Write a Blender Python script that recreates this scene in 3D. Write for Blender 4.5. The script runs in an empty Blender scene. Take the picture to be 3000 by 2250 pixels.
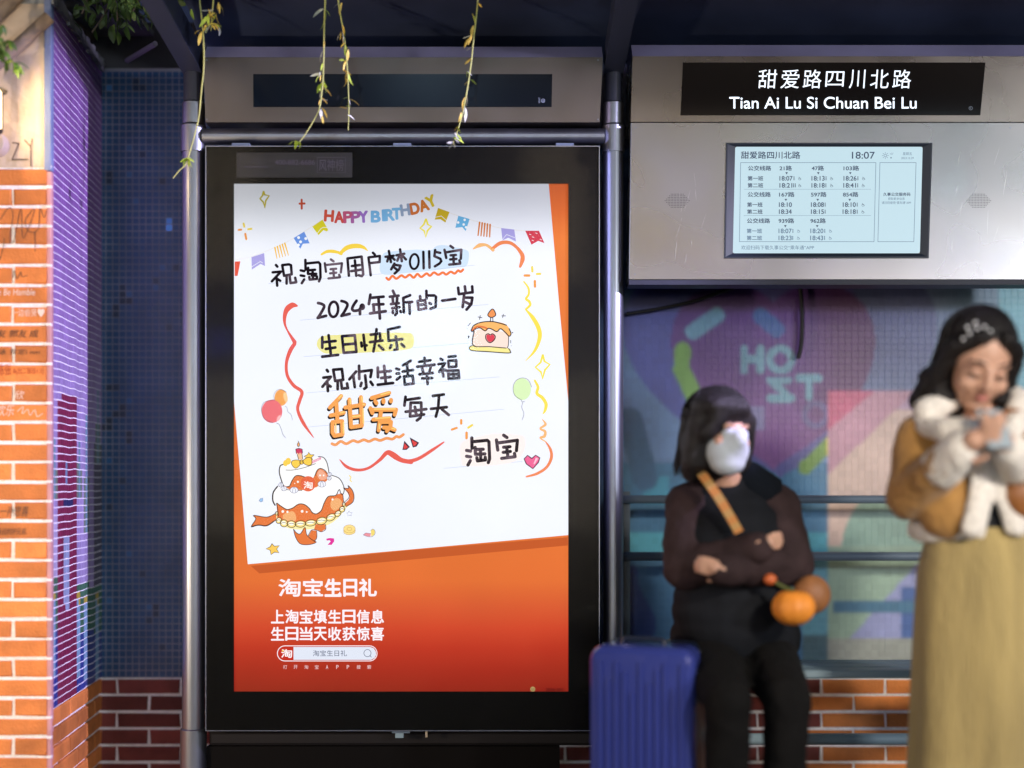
import bpy, bmesh, math, random
from mathutils import Vector, Matrix, Euler, noise
from mathutils.geometry import tessellate_polygon

random.seed(11)
scene = bpy.context.scene
COL = scene.collection
F, HC, HY = 3834.0, 1.15, 1417.0      # focal length in photo pixels, eye height, horizon row

# ------------------------------------------------------------------ camera
cam_d = bpy.data.cameras.new("camera")
cam = bpy.data.objects.new("camera", cam_d)
COL.objects.link(cam)
cam.location = (0, 0, HC)
cam.rotation_euler = (math.radians(90), 0, 0)
cam_d.sensor_width = 36.0
cam_d.lens = F / 3000 * 36
cam_d.shift_y = (HY - 1125) / 3000
cam_d.clip_end = 300
cam_d.dof.use_dof = True
cam_d.dof.focus_distance = 4.50
cam_d.dof.aperture_fstop = (cam_d.lens / 1000) / 0.105
scene.camera = cam

# ------------------------------------------------------------------ world (night sky)
world = bpy.data.worlds.new("World")
scene.world = world
world.use_nodes = True
wn = world.node_tree.nodes
wl = world.node_tree.links
wn.clear()
wo = wn.new("ShaderNodeOutputWorld")
wb = wn.new("ShaderNodeBackground")
wb.inputs[0].default_value = (0.12, 0.16, 0.34, 1)
wb.inputs[1].default_value = 0.14
wl.new(wb.outputs[0], wo.inputs[0])

scene.view_settings.view_transform = "Standard"
scene.view_settings.look = "None"
scene.view_settings.exposure = 0
scene.view_settings.gamma = 1
scene.view_settings.use_curve_mapping = False
scene.render.engine = "CYCLES"
scene.cycles.use_denoising = True
scene.cycles.max_bounces = 6
scene.cycles.diffuse_bounces = 3
scene.cycles.glossy_bounces = 3
scene.cycles.transparent_max_bounces = 8
scene.cycles.sample_clamp_indirect = 4
scene.cycles.caustics_reflective = False
scene.cycles.caustics_refractive = False


def lamp(name, kind, loc, target, power, color, size=0.2, spot=None):
    d = bpy.data.lights.new(name, kind)
    d.energy = power
    d.color = color
    if kind == "AREA":
        d.shape = "DISK"
        d.size = size
    else:
        d.shadow_soft_size = size
    if spot:
        d.spot_size = math.radians(spot)
        d.spot_blend = 0.7
    o = bpy.data.objects.new(name, d)
    o.location = loc
    if target is not None:
        o.rotation_euler = (Vector(target) - Vector(loc)).to_track_quat("-Z", "Y").to_euler()
    COL.objects.link(o)
    return o


# unseen lamps standing in for the street lighting of the night scene
lamp("violet_projector_light", "SPOT", (2.5, 3.0, 2.76), (-1.56, 4.5, 1.25), 1150, (0.70, 0.60, 1.0), 0.06, spot=44)
lamp("white_street_lamp_light", "SPOT", (2.3, 0.2, 2.5), (1.52, 3.5, 0.85), 520, (1.0, 0.91, 0.78), 0.22, spot=34)
lamp("warm_floodlight_light", "AREA", (-2.55, 2.5, 0.85), (-1.75, 4.3, 1.25), 40, (1.0, 0.78, 0.56), 0.16)
lamp("mural_fill_light", "AREA", (5.1, -1.6, 2.35), (0.9, 4.9, 1.3), 145, (0.88, 0.92, 1.0), 0.7)  # added fill lamp to brighten the mural
lamp("recess_fill_light", "AREA", (-0.7, -2.0, 2.3), (-1.2, 4.9, 1.5), 30, (0.50, 0.78, 1.0), 0.8)  # added blue fill lamp so the recess tiles show

# ------------------------------------------------------------------ helpers
def PW(px, py, d):
    """photo pixel (3000 wide) at depth d -> world point"""
    return Vector(((px - 1500) * d / F, d, HC + (HY - py) * d / F))


def tag(o, label=None, cat=None, group=None, kind=None):
    if label: o["label"] = label
    if cat: o["category"] = cat
    if group: o["group"] = group
    if kind: o["kind"] = kind
    return o


def empty(name, loc=(0, 0, 0), label=None, cat=None, group=None, kind=None):
    o = bpy.data.objects.new(name, None)
    o.location = loc
    o.empty_display_size = 0.1
    COL.objects.link(o)
    return tag(o, label, cat, group, kind)


def link(name, me, mat, parent=None, smooth=False):
    if mat is not None:
        me.materials.clear()
        for m in (mat if isinstance(mat, (list, tuple)) else [mat]):
            me.materials.append(m)
    o = bpy.data.objects.new(name, me)
    COL.objects.link(o)
    if parent is not None:
        o.parent = parent
        # objects are authored in world space: undo the chain's translation
        p = parent
        acc = Matrix.Identity(4)
        chain = []
        while p is not None:
            chain.append(p)
            p = p.parent
        for p in reversed(chain):
            acc = acc @ (p.matrix_parent_inverse if p.parent else Matrix.Identity(4)) @ p.matrix_basis
        o.matrix_parent_inverse = acc.inverted_safe()
    if smooth:
        for p in me.polygons:
            p.use_smooth = True
    return o


class MB:
    def __init__(s):
        s.v, s.f, s.c, s.col = [], [], [], None

    def add(s, vs, fs, color=None):
        n = len(s.v)
        s.v.extend([tuple(x) for x in vs])
        for f in fs:
            s.f.append(tuple(i + n for i in f))
            s.c.append(color)
        return s

    def box(s, x0, x1, y0, y1, z0, z1, ch=0.0, color=None):
        """box; ch chamfers the edges of the -y face"""
        if ch <= 0:
            vs = [(x0, y0, z0), (x1, y0, z0), (x1, y0, z1), (x0, y0, z1), (x0, y1, z0), (x1, y1, z0), (x1, y1, z1), (x0, y1, z1)]
            fs = [(0, 1, 2, 3), (5, 4, 7, 6), (4, 0, 3, 7), (1, 5, 6, 2), (3, 2, 6, 7), (4, 5, 1, 0)]
        else:
            c = ch
            vs = [(x0 + c, y0, z0 + c), (x1 - c, y0, z0 + c), (x1 - c, y0, z1 - c), (x0 + c, y0, z1 - c),
                  (x0, y0 + c, z0), (x1, y0 + c, z0), (x1, y0 + c, z1), (x0, y0 + c, z1),
                  (x0, y1, z0), (x1, y1, z0), (x1, y1, z1), (x0, y1, z1)]
            fs = [(0, 1, 2, 3), (4, 5, 1, 0), (5, 6, 2, 1), (6, 7, 3, 2), (7, 4, 0, 3),
                  (8, 9, 5, 4), (9, 10, 6, 5), (10, 11, 7, 6), (11, 8, 4, 7), (9, 8, 11, 10)]
        return s.add(vs, fs, color)

    def prism(s, pts2, y0, y1, plane="xz"):
        """extruded convex/concave outline given in (x,z), from y0 to y1"""
        n = len(pts2)
        vs = [(p[0], y0, p[1]) for p in pts2] + [(p[0], y1, p[1]) for p in pts2]
        fs = [tuple(range(n)), tuple(range(2 * n - 1, n - 1, -1))]
        for i in range(n):
            j = (i + 1) % n
            fs.append((j, i, i + n, j + n))
        return s.add(vs, fs)

    def tube(s, pts, r, seg=12, cap=True):
        pts = [Vector(p) for p in pts]
        rs = r if isinstance(r, (list, tuple)) else [r] * len(pts)
        rings = []
        up = Vector((0.13, 0.27, 1)).normalized()
        vs, fs = [], []
        for i, p in enumerate(pts):
            a = pts[max(i - 1, 0)]
            b = pts[min(i + 1, len(pts) - 1)]
            t = (b - a).normalized()
            u = t.cross(up)
            if u.length < 0.2: u = t.cross(Vector((1, 0, 0)))
            u.normalize()
            w = t.cross(u).normalized()
            for k in range(seg):
                an = 2 * math.pi * k / seg
                vs.append(p + (u * math.cos(an) + w * math.sin(an)) * rs[i])
        for i in range(len(pts) - 1):
            for k in range(seg):
                k2 = (k + 1) % seg
                fs.append((i * seg + k, i * seg + k2, (i + 1) * seg + k2, (i + 1) * seg + k))
        if cap:
            fs.append(tuple(range(seg)))
            fs.append(tuple(reversed(range((len(pts) - 1) * seg, len(pts) * seg))))
        return s.add(vs, fs)

    def lathe(s, prof, center, seg=24, axis="z"):
        """prof: list of (r, h)"""
        cx, cy, cz = center
        vs, fs = [], []
        for r, h in prof:
            for k in range(seg):
                a = 2 * math.pi * k / seg
                x, y, z = r * math.cos(a), r * math.sin(a), h
                if axis == "y": x, y, z = x, h, y
                vs.append((cx + x, cy + y, cz + z))
        for i in range(len(prof) - 1):
            for k in range(seg):
                k2 = (k + 1) % seg
                fs.append((i * seg + k, i * seg + k2, (i + 1) * seg + k2, (i + 1) * seg + k))
        fs.append(tuple(reversed(range(seg))))
        fs.append(tuple(range((len(prof) - 1) * seg, len(prof) * seg)))
        return s.add(vs, fs)

    def ellipsoid(s, c, r, rot=None, seg=20, rings=12):
        m = Matrix.Translation(Vector(c)) @ (rot.to_4x4() if rot is not None else Matrix.Identity(4))
        vs, fs = [], []
        vs.append(m @ Vector((0, 0, r[2])))
        for i in range(1, rings):
            th = math.pi * i / rings
            for k in range(seg):
                a = 2 * math.pi * k / seg
                vs.append(m @ Vector((r[0] * math.sin(th) * math.cos(a), r[1] * math.sin(th) * math.sin(a), r[2] * math.cos(th))))
        vs.append(m @ Vector((0, 0, -r[2])))
        for k in range(seg):
            k2 = (k + 1) % seg
            fs.append((0, 1 + k, 1 + k2))
            b = 1 + (rings - 2) * seg
            fs.append((b + k2, b + k, len(vs) - 1))
        for i in range(rings - 2):
            for k in range(seg):
                k2 = (k + 1) % seg
                a = 1 + i * seg
                fs.append((a + k, a + seg + k, a + seg + k2, a + k2))
        return s.add(vs, fs)

    def capsule(s, a, ra, b, rb, seg=14):
        a, b = Vector(a), Vector(b)
        t = (b - a)
        L = t.length
        t = t.normalized() if L > 1e-6 else Vector((0, 0, 1))
        pts, rs = [], []
        for i in range(1, 5):
            an = math.pi / 2 * i / 5
            pts.append(a - t * ra * math.cos(an)); rs.append(ra * math.sin(an))
        pts.append(a); rs.append(ra)
        pts.append(b); rs.append(rb)
        for i in range(4, 0, -1):
            an = math.pi / 2 * i / 5
            pts.append(b + t * rb * math.cos(an)); rs.append(rb * math.sin(an))
        # fixed frame
        up = Vector((0, 0, 1)) if abs(t.z) < 0.9 else Vector((1, 0, 0))
        u = t.cross(up).normalized(); w = t.cross(u).normalized()
        vs, fs = [], []
        for p, r in zip(pts, rs):
            for k in range(seg):
                an = 2 * math.pi * k / seg
                vs.append(p + (u * math.cos(an) + w * math.sin(an)) * r)
        n = len(pts)
        for i in range(n - 1):
            for k in range(seg):
                k2 = (k + 1) % seg
                fs.append((i * seg + k, (i + 1) * seg + k, (i + 1) * seg + k2, i * seg + k2))
        fs.append(tuple(range(seg)))
        fs.append(tuple(reversed(range((n - 1) * seg, n * seg))))
        return s.add(vs, fs)

    def mesh(s, name="mesh"):
        me = bpy.data.meshes.new(name)
        me.from_pydata(s.v, [], s.f)
        if any(c is not None for c in s.c):
            at = me.color_attributes.new("Col", "FLOAT_COLOR", "CORNER")
            buf = []
            for p, c in zip(me.polygons, s.c):
                c = c or (0.5, 0.5, 0.5)
                buf.extend([c[0], c[1], c[2], 1.0] * p.loop_total)
            at.data.foreach_set("color", buf)
        me.update()
        return me

    def build(s, name, mat, parent=None, smooth=False, fix=False, **kw):
        me = s.mesh(name)
        if fix:
            bm = bmesh.new(); bm.from_mesh(me)
            bmesh.ops.recalc_face_normals(bm, faces=bm.faces)
            bm.to_mesh(me); bm.free()
        o = link(name, me, mat, parent, smooth)
        return tag(o, **kw) if kw else o


def remeshed(mb, name, mat, parent, voxel=0.01, smooth_it=3, disp=None, **kw):
    """fuse overlapping closed shapes into one continuous surface"""
    me = mb.mesh(name + "_raw")
    bm = bmesh.new(); bm.from_mesh(me)
    bmesh.ops.recalc_face_normals(bm, faces=bm.faces)
    bm.to_mesh(me); bm.free()
    o = bpy.data.objects.new(name, me)
    COL.objects.link(o)
    m = o.modifiers.new("r", "REMESH"); m.mode = "VOXEL"; m.voxel_size = voxel
    if smooth_it:
        sm = o.modifiers.new("s", "SMOOTH"); sm.factor = 0.5; sm.iterations = smooth_it
    dg = bpy.context.evaluated_depsgraph_get()
    out = bpy.data.meshes.new_from_object(o.evaluated_get(dg))
    bpy.data.objects.remove(o)
    if disp:
        nn = [v.normal.copy() for v in out.vertices]
        for v, n in zip(out.vertices, nn):
            v.co += n * disp(v.co)
    out.name = name
    ob = link(name, out, mat, parent, True)
    return tag(ob, **kw) if kw else ob


def catmull(pts, n=6, closed=False):
    P = [Vector(p) for p in pts]
    out = []
    m = len(P)
    rng = range(m if closed else m - 1)
    for i in rng:
        p0 = P[(i - 1) % m] if closed or i > 0 else P[0]
        p1 = P[i]
        p2 = P[(i + 1) % m]
        p3 = P[(i + 2) % m] if closed or i + 2 < m else P[-1]
        for k in range(n):
            t = k / n
            out.append(0.5 * ((2 * p1) + (p2 - p0) * t + (2 * p0 - 5 * p1 + 4 * p2 - p3) * t * t + (3 * p1 - p0 - 3 * p2 + p3) * t ** 3))
    if not closed:
        out.append(P[-1])
    return out


def smoothstep(a, b, x):
    t = max(0.0, min(1.0, (x - a) / (b - a)))
    return t * t * (3 - 2 * t)


def mixc(a, b, t):
    return tuple(a[i] * (1 - t) + b[i] * t for i in range(3))


def lin(r, g, b):
    """sRGB 0-255 -> linear"""
    f = lambda c: (c / 255 / 12.92) if c / 255 <= 0.04045 else ((c / 255 + 0.055) / 1.055) ** 2.4
    return (f(r), f(g), f(b))


# ------------------------------------------------------------------ materials
MATS = {}


def mat(name, color=(0.5, 0.5, 0.5), rough=0.6, metal=0.0, spec=0.5, bump=0.0, bscale=40.0, var=0.0, vscale=8.0,
        stretch=(1, 1, 1), emit=None, estr=0.0, attr=None, objvar=0.0, coat=0.0, objcol=False, rvar=0.0, aniso=0.0, sheen=0.0, ndet=5, dirt=None):
    m = bpy.data.materials.new(name)
    m.use_nodes = True
    nt = m.node_tree
    N, L = nt.nodes, nt.links
    p = N["Principled BSDF"]
    p.inputs["Roughness"].default_value = rough
    p.inputs["Metallic"].default_value = metal
    p.inputs["Specular IOR Level"].default_value = spec
    if coat: p.inputs["Coat Weight"].default_value = coat; p.inputs["Coat Roughness"].default_value = 0.08
    if sheen: p.inputs["Sheen Weight"].default_value = sheen
    p.inputs["Base Color"].default_value = (*color, 1)
    src = None
    if attr:
        a = N.new("ShaderNodeAttribute"); a.attribute_name = attr; src = a.outputs["Color"]
    elif objcol:
        a = N.new("ShaderNodeObjectInfo"); src = a.outputs["Color"]
    else:
        a = N.new("ShaderNodeRGB"); a.outputs[0].default_value = (*color, 1); src = a.outputs[0]
    tc = N.new("ShaderNodeTexCoord")
    mp = N.new("ShaderNodeMapping")
    geo = N.new("ShaderNodeNewGeometry")
    L.new(geo.outputs["Position"], mp.inputs["Vector"])
    mp.inputs["Scale"].default_value = stretch

    def nz(scale, detail=4):
        n = N.new("ShaderNodeTexNoise"); n.inputs["Scale"].default_value = scale; n.inputs["Detail"].default_value = detail
        L.new(mp.outputs[0], n.inputs["Vector"]); return n
    if var > 0:
        n = nz(vscale, ndet)
        r = N.new("ShaderNodeMapRange"); r.inputs["From Min"].default_value = 0.3; r.inputs["From Max"].default_value = 0.7
        r.inputs["To Min"].default_value = 1 - var; r.inputs["To Max"].default_value = 1 + var
        L.new(n.outputs["Fac"], r.inputs["Value"])
        mx = N.new("ShaderNodeVectorMath"); mx.operation = "SCALE"
        L.new(src, mx.inputs[0]); L.new(r.outputs[0], mx.inputs["Scale"]); src = mx.outputs[0]
    if objvar > 0:
        oi = N.new("ShaderNodeObjectInfo")
        r = N.new("ShaderNodeMapRange"); r.inputs["To Min"].default_value = 1 - objvar; r.inputs["To Max"].default_value = 1 + objvar
        L.new(oi.outputs["Random"], r.inputs["Value"])
        mx = N.new("ShaderNodeVectorMath"); mx.operation = "SCALE"
        L.new(src, mx.inputs[0]); L.new(r.outputs[0], mx.inputs["Scale"]); src = mx.outputs[0]
    if dirt:
        n = nz(dirt[1], 6)
        r = N.new("ShaderNodeMapRange"); r.inputs["From Min"].default_value = dirt[2]; r.inputs["From Max"].default_value = dirt[2] + 0.12
        L.new(n.outputs["Fac"], r.inputs["Value"])
        mx = N.new("ShaderNodeMix"); mx.data_type = "RGBA"
        L.new(r.outputs[0], mx.inputs["Factor"]); L.new(src, mx.inputs["A"]); mx.inputs["B"].default_value = (*dirt[0], 1)
        src = mx.outputs["Result"]
    L.new(src, p.inputs["Base Color"])
    if rvar > 0:
        n = nz(vscale * 1.7, ndet)
        r = N.new("ShaderNodeMapRange"); r.inputs["From Min"].default_value = 0.3; r.inputs["From Max"].default_value = 0.7
        r.inputs["To Min"].default_value = max(0.02, rough - rvar); r.inputs["To Max"].default_value = rough + rvar
        L.new(n.outputs["Fac"], r.inputs["Value"]); L.new(r.outputs[0], p.inputs["Roughness"])
    if bump > 0:
        n = nz(bscale, 6)
        b = N.new("ShaderNodeBump"); b.inputs["Strength"].default_value = bump; b.inputs["Distance"].default_value = 0.01
        L.new(n.outputs["Fac"], b.inputs["Height"]); L.new(b.outputs[0], p.inputs["Normal"])
    if emit is not None:
        p.inputs["Emission Color"].default_value = (*emit, 1)
        p.inputs["Emission Strength"].default_value = estr
    MATS[name] = m
    return m


_pr = {}


def printm(c, worn=0.0, name=None):
    """ink of the backlit sheet; c is sRGB 0-255. The sheet is lit from behind, a little weaker at its upper end."""
    key = (c, worn)
    if key in _pr: return _pr[key]
    m = bpy.data.materials.new(name or "backlit_ink")
    m.use_nodes = True
    N, L = m.node_tree.nodes, m.node_tree.links
    p = N["Principled BSDF"]
    col = lin(*c)
    p.inputs["Base Color"].default_value = (*[x * 0.05 for x in col], 1)
    p.inputs["Roughness"].default_value = 0.5
    p.inputs["Specular IOR Level"].default_value = 0.0
    geo = N.new("ShaderNodeNewGeometry")
    sp = N.new("ShaderNodeSeparateXYZ"); L.new(geo.outputs["Position"], sp.inputs[0])
    mr = N.new("ShaderNodeMapRange"); mr.interpolation_type = "SMOOTHSTEP"
    mr.inputs["From Min"].default_value = PW(0, 760, 4.5).z; mr.inputs["From Max"].default_value = PW(0, 535, 4.5).z
    mr.inputs["To Min"].default_value = 1.05; mr.inputs["To Max"].default_value = 0.50
    L.new(sp.outputs["Z"], mr.inputs["Value"])
    n = N.new("ShaderNodeTexNoise"); n.inputs["Scale"].default_value = 3.0
    L.new(geo.outputs["Position"], n.inputs["Vector"])
    mm = N.new("ShaderNodeMapRange"); mm.inputs["To Min"].default_value = 0.95; mm.inputs["To Max"].default_value = 1.03
    L.new(n.outputs["Fac"], mm.inputs["Value"])
    mu = N.new("ShaderNodeMath"); mu.operation = "MULTIPLY"
    L.new(mr.outputs[0], mu.inputs[0]); L.new(mm.outputs[0], mu.inputs[1])
    L.new(mu.outputs[0], p.inputs["Emission Strength"])
    p.inputs["Emission Color"].default_value = (*col, 1)
    if worn > 0:
        n2 = N.new("ShaderNodeTexNoise"); n2.inputs["Scale"].default_value = 14; n2.inputs["Detail"].default_value = 8
        L.new(geo.outputs["Position"], n2.inputs["Vector"])
        n3 = N.new("ShaderNodeTexNoise"); n3.inputs["Scale"].default_value = 500; n3.inputs["Detail"].default_value = 3
        L.new(geo.outputs["Position"], n3.inputs["Vector"])
        ad = N.new("ShaderNodeMath"); ad.operation = "MULTIPLY_ADD"; ad.inputs[1].default_value = 0.35
        L.new(n3.outputs["Fac"], ad.inputs[0]); L.new(n2.outputs["Fac"], ad.inputs[2])
        r = N.new("ShaderNodeMapRange"); r.inputs["From Min"].default_value = 0.66; r.inputs["From Max"].default_value = 0.92
        r.inputs["To Max"].default_value = worn
        L.new(ad.outputs[0], r.inputs["Value"])
        mx = N.new("ShaderNodeMix"); mx.data_type = "RGBA"
        mx.inputs["A"].default_value = (*col, 1); mx.inputs["B"].default_value = (*lin(150, 128, 145), 1)
        L.new(r.outputs[0], mx.inputs["Factor"]); L.new(mx.outputs["Result"], p.inputs["Emission Color"])
    _pr[key] = m
    return m


class Print(MB):
    """flat print on a plane at depth d, authored in photo pixels"""
    def __init__(s, d):
        super().__init__(); s.d = d; s.k = 0

    def _p(s, x, y):
        return PW(x, y, s.d - s.k * 1.2e-6)

    def poly(s, pts, T=None, sm=False):
        T = T or ID
        pts = [T(*p) for p in pts]
        if sm: pts = [(v.x, v.y) for v in catmull([(x, y, 0) for x, y in pts], 6, True)]
        s.k += 1
        vs = [s._p(*p) for p in pts]
        tri = tessellate_polygon([[Vector((p[0], -p[1], 0)) for p in pts]])
        s.add(vs, [tuple(t) for t in tri])
        return s

    def line(s, pts, w, T=None, sm=False, closed=False):
        """round-capped pen stroke; w in photo px or list"""
        T = T or ID
        pts = [T(*p) for p in pts]
        if sm or closed:
            P = catmull([(x, y, 0) for x, y in pts], 6, closed) if sm else [Vector((x, y, 0)) for x, y in pts]
            if closed: P = P + [P[0]]
        else:
            P = [Vector((x, y, 0)) for x, y in pts]
        n = len(P)
        if isinstance(w, (list, tuple)):
            ws = []
            for i in range(n):
                t = i / (n - 1) * (len(w) - 1); a = int(min(t, len(w) - 2)); ws.append(w[a] * (1 - t + a) + w[a + 1] * (t - a))
        else:
            ws = [w] * n
        s.k += 1
        if not (sm or closed):
            # straight segments with round joints: one rounded outline per segment
            for i in range(n - 1):
                s.k += 0.2
                s._seg(P[i], P[i + 1], ws[i] / 2, ws[i + 1] / 2)
            return s
        vs, fs = [], []
        for i in range(n):
            a, b = P[max(i - 1, 0)], P[min(i + 1, n - 1)]
            t = (b - a); t = t.normalized() if t.length > 1e-6 else Vector((1, 0, 0))
            nn = Vector((-t.y, t.x, 0)) * ws[i] / 2
            vs.append(s._p(P[i].x + nn.x, P[i].y + nn.y)); vs.append(s._p(P[i].x - nn.x, P[i].y - nn.y))
        for i in range(n - 1):
            fs.append((2 * i, 2 * i + 1, 2 * i + 3, 2 * i + 2))
        s.add(vs, fs)
        if not closed:
            for q, r in ((P[0], ws[0]), (P[-1], ws[-1])):
                if r > 0.8: s.k += 0.3; s.disc(q.x, q.y, r / 2)
        return s

    def _seg(s, a, b, ra, rb):
        t = b - a
        an = math.atan2(t.y, t.x)
        out = []
        for i in range(7):
            th = an + math.pi / 2 + math.pi * i / 6
            out.append((a.x + ra * math.cos(th), a.y + ra * math.sin(th)))
        for i in range(7):
            th = an - math.pi / 2 + math.pi * i / 6
            out.append((b.x + rb * math.cos(th), b.y + rb * math.sin(th)))
        s.add([s._p(*p) for p in out], [tuple(range(14))])

    def disc(s, x, y, rx, ry=None, T=None, n=18, rot=0):
        if T: x, y = T(x, y)
        ry = ry or rx
        s.k += 0.5
        c, sn = math.cos(rot), math.sin(rot)
        s.add([s._p(x + rx * math.cos(2 * math.pi * i / n) * c - ry * math.sin(2 * math.pi * i / n) * sn,
                    y + rx * math.cos(2 * math.pi * i / n) * sn + ry * math.sin(2 * math.pi * i / n) * c) for i in range(n)], [tuple(range(n))])
        return s

    def ring(s, x, y, rx, ry, w, T=None, n=24, rot=0):
        c, sn = math.cos(rot), math.sin(rot)
        pts = [(x + rx * math.cos(a) * c - ry * math.sin(a) * sn, y + rx * math.cos(a) * sn + ry * math.sin(a) * c) for a in [2 * math.pi * i / n for i in range(n)]]
        return s.line(pts, w, T, closed=True, sm=True)

    def text(s, body, x0, y0, x1, y1, bold=0.0, skew=0.0, rot=0.0, T=None):
        """lettering fitted to the pixel rectangle"""
        if T: x0, y0 = T(x0, y0); x1, y1 = T(x1, y1)
        vs, fs = glyphs(body)
        ax = min(v[0] for v in vs); bx = max(v[0] for v in vs)
        ay = min(v[1] for v in vs); by = max(v[1] for v in vs)
        s.k += 1
        cx, cy = (x0 + x1) / 2, (y0 + y1) / 2
        c, sn = math.cos(rot), math.sin(rot)
        out = []
        for v in vs:
            u = (v[0] - ax) / (bx - ax); w = (v[1] - ay) / max(by - ay, 1e-6)
            px = x0 + u * (x1 - x0) + skew * (w - 0.5) * (y1 - y0); py = y1 - w * (y1 - y0)
            dx, dy = px - cx, py - cy
            out.append(s._p(cx + dx * c - dy * sn, cy + dx * sn + dy * c))
        s.add(out, fs)
        if bold > 0:
            bw_ = bold * 0.75 * abs(y1 - y0)
            c0 = s.k
            for i in range(8):
                s.k = c0 + 0.4 + i * 0.4
                dx, dy = bw_ * math.cos(i * math.pi / 4), bw_ * math.sin(i * math.pi / 4)
                off = PW(1500 + dx, HY + dy, s.d) - PW(1500, HY, s.d)
                s.add([(v[0] + off.x, v[1] - 1.2e-6 * (0.4 + i * 0.4), v[2] + off.z) for v in out], fs)
        return s


def ID(x, y):
    return (x, y)


def Z(ox, oy, sc):
    return lambda x, y: (ox + x / sc, oy + y / sc)


_tc = bpy.data.curves.new("lettering", "FONT")
_to = bpy.data.objects.new("lettering", _tc)
COL.objects.link(_to)
_gc = {}


def glyphs(body, bold=0.0):
    k = (body, bold)
    if k not in _gc:
        _tc.body = body
        _tc.offset = bold
        dg = bpy.context.evaluated_depsgraph_get()
        e = _to.evaluated_get(dg)
        me = e.to_mesh()
        _gc[k] = ([(v.co.x, v.co.y) for v in me.vertices], [tuple(p.vertices) for p in me.polygons])
        e.to_mesh_clear()
    return _gc[k]

# ------------------------------------------------------------------ materials of the place
M_brick = mat("painted_brick", (0.62, 0.20, 0.045), 0.72, objvar=0.25, var=0.25, vscale=9, bump=0.35, bscale=120, dirt=((0.30, 0.08, 0.03), 9, 0.66))
M_brick_dark = mat("dark_brick", (0.17, 0.035, 0.028), 0.75, objvar=0.3, var=0.25, vscale=10, bump=0.4, bscale=110)  # darker brick for the wall base left of the orange bricks
M_mortar = mat("white_mortar", (0.86, 0.84, 0.84), 0.85, var=0.12, vscale=30, bump=0.5, bscale=90)
M_mortar2 = mat("grey_mortar", (0.22, 0.20, 0.23), 0.85, var=0.2, vscale=20, bump=0.5, bscale=90)
M_corner = mat("pink_paint", (0.55, 0.27, 0.27), 0.6, var=0.15, vscale=12, bump=0.25, bscale=60)
M_stucco = mat("cream_stucco", (0.60, 0.48, 0.36), 0.88, var=0.15, vscale=5, bump=0.75, bscale=26, dirt=((0.36, 0.28, 0.22), 4.5, 0.6))
M_bluestrip = mat("blue_painted_render", (0.17, 0.22, 0.38), 0.7, var=0.18, vscale=6, bump=0.4, bscale=60)
M_grout = mat("tile_grout", (0.86, 0.84, 0.92), 0.9, var=0.25, vscale=12)
M_grout_dark = mat("old_tile_grout", (0.27, 0.27, 0.31), 0.9, var=0.25, vscale=7)
MX0, MX1, MY0, MY1, MST = 300, 3350, 60, 2010, 5
M_tile = mat("glass_mosaic", rough=0.40, attr="Col", var=0.14, vscale=30, stretch=(1, 1, .15))
M_tile_ob = mat("glass_mosaic_single", rough=0.34, objcol=True, var=0.12, vscale=3.5)
M_steel = mat("brushed_steel", (0.20, 0.172, 0.152), 0.34, metal=1.0, var=0.05, vscale=4, rvar=0.04, ndet=1, bump=.012, bscale=400)
M_steel2 = mat("scuffed_steel", (0.305, 0.30, 0.285), 0.28, metal=1.0, var=0.10, vscale=2.4, rvar=0.05, ndet=1, bump=.012, bscale=400)
M_tube = mat("satin_steel_tube", (0.27, 0.29, 0.33), 0.38, metal=1.0, rvar=0.05, vscale=6, stretch=(1, 1, 0.3))
M_darkmetal = mat("dark_painted_metal", (0.024, 0.028, 0.045), 0.48, spec=0.35, var=0.2, vscale=6)
M_roof = mat("roof_sheet", (0.035, 0.048, 0.095), 0.34, spec=0.6, var=0.3, vscale=3)
M_black = mat("black_glass_border", (0.004, 0.004, 0.004), 0.22, spec=0.18)
M_rail = mat("grey_rail", (0.11, 0.15, 0.20), 0.42)
M_slat = mat("bench_metal", (0.26, 0.36, 0.42), 0.45)
M_concrete = mat("rough_concrete", (0.30, 0.31, 0.31), 0.9, var=0.35, vscale=10, bump=0.9, bscale=30)
M_pave = mat("paving", (0.10, 0.10, 0.10), 0.8, var=0.3, vscale=3, bump=0.3, bscale=30)
M_asphalt = mat("asphalt", (0.045, 0.045, 0.05), 0.85, var=0.25, vscale=20, bump=0.5, bscale=80)
M_wood = mat("weathered_wood", (0.24, 0.18, 0.13), 0.8, var=0.4, vscale=14, stretch=(1, 1, 0.3), bump=0.5, bscale=50)

# ------------------------------------------------------------------ setting: ground
MB().box(-40, 40, 1.0, 40, -0.30, 0.0).build("pavement", M_pave, kind="structure")
MB().box(-40, 40, -9.0, 0.9, -0.45, -0.13).build("road", M_asphalt, kind="structure")
MB().box(-40, 40, 0.9, 1.0, -0.3, 0.004).build("kerb", M_concrete, kind="structure")
MB().box(-40, 40, -30, -9.0, -0.30, -0.0).build("far_pavement", M_pave, kind="structure")

# ------------------------------------------------------------------ back wall with the mosaic mural
YB = 4.915
ZT = HC - 568 / 780.0          # top of the brick base
WALL_TOP = 2.70
PXM = F / YB


def heart(x, y, cx, cy, w, h):
    """inside test value <0 of a heart, in pixels"""
    u = (x - cx) / w; v = -(y - cy) / h
    return (u * u + v * v - 1) ** 3 - u * u * v ** 3 * 1.0


def seg_d(x, y, ax, ay, bx, by):
    vx, vy = bx - ax, by - ay
    t = max(0, min(1, ((x - ax) * vx + (y - ay) * vy) / (vx * vx + vy * vy)))
    return math.hypot(x - ax - t * vx, y - ay - t * vy)


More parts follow.
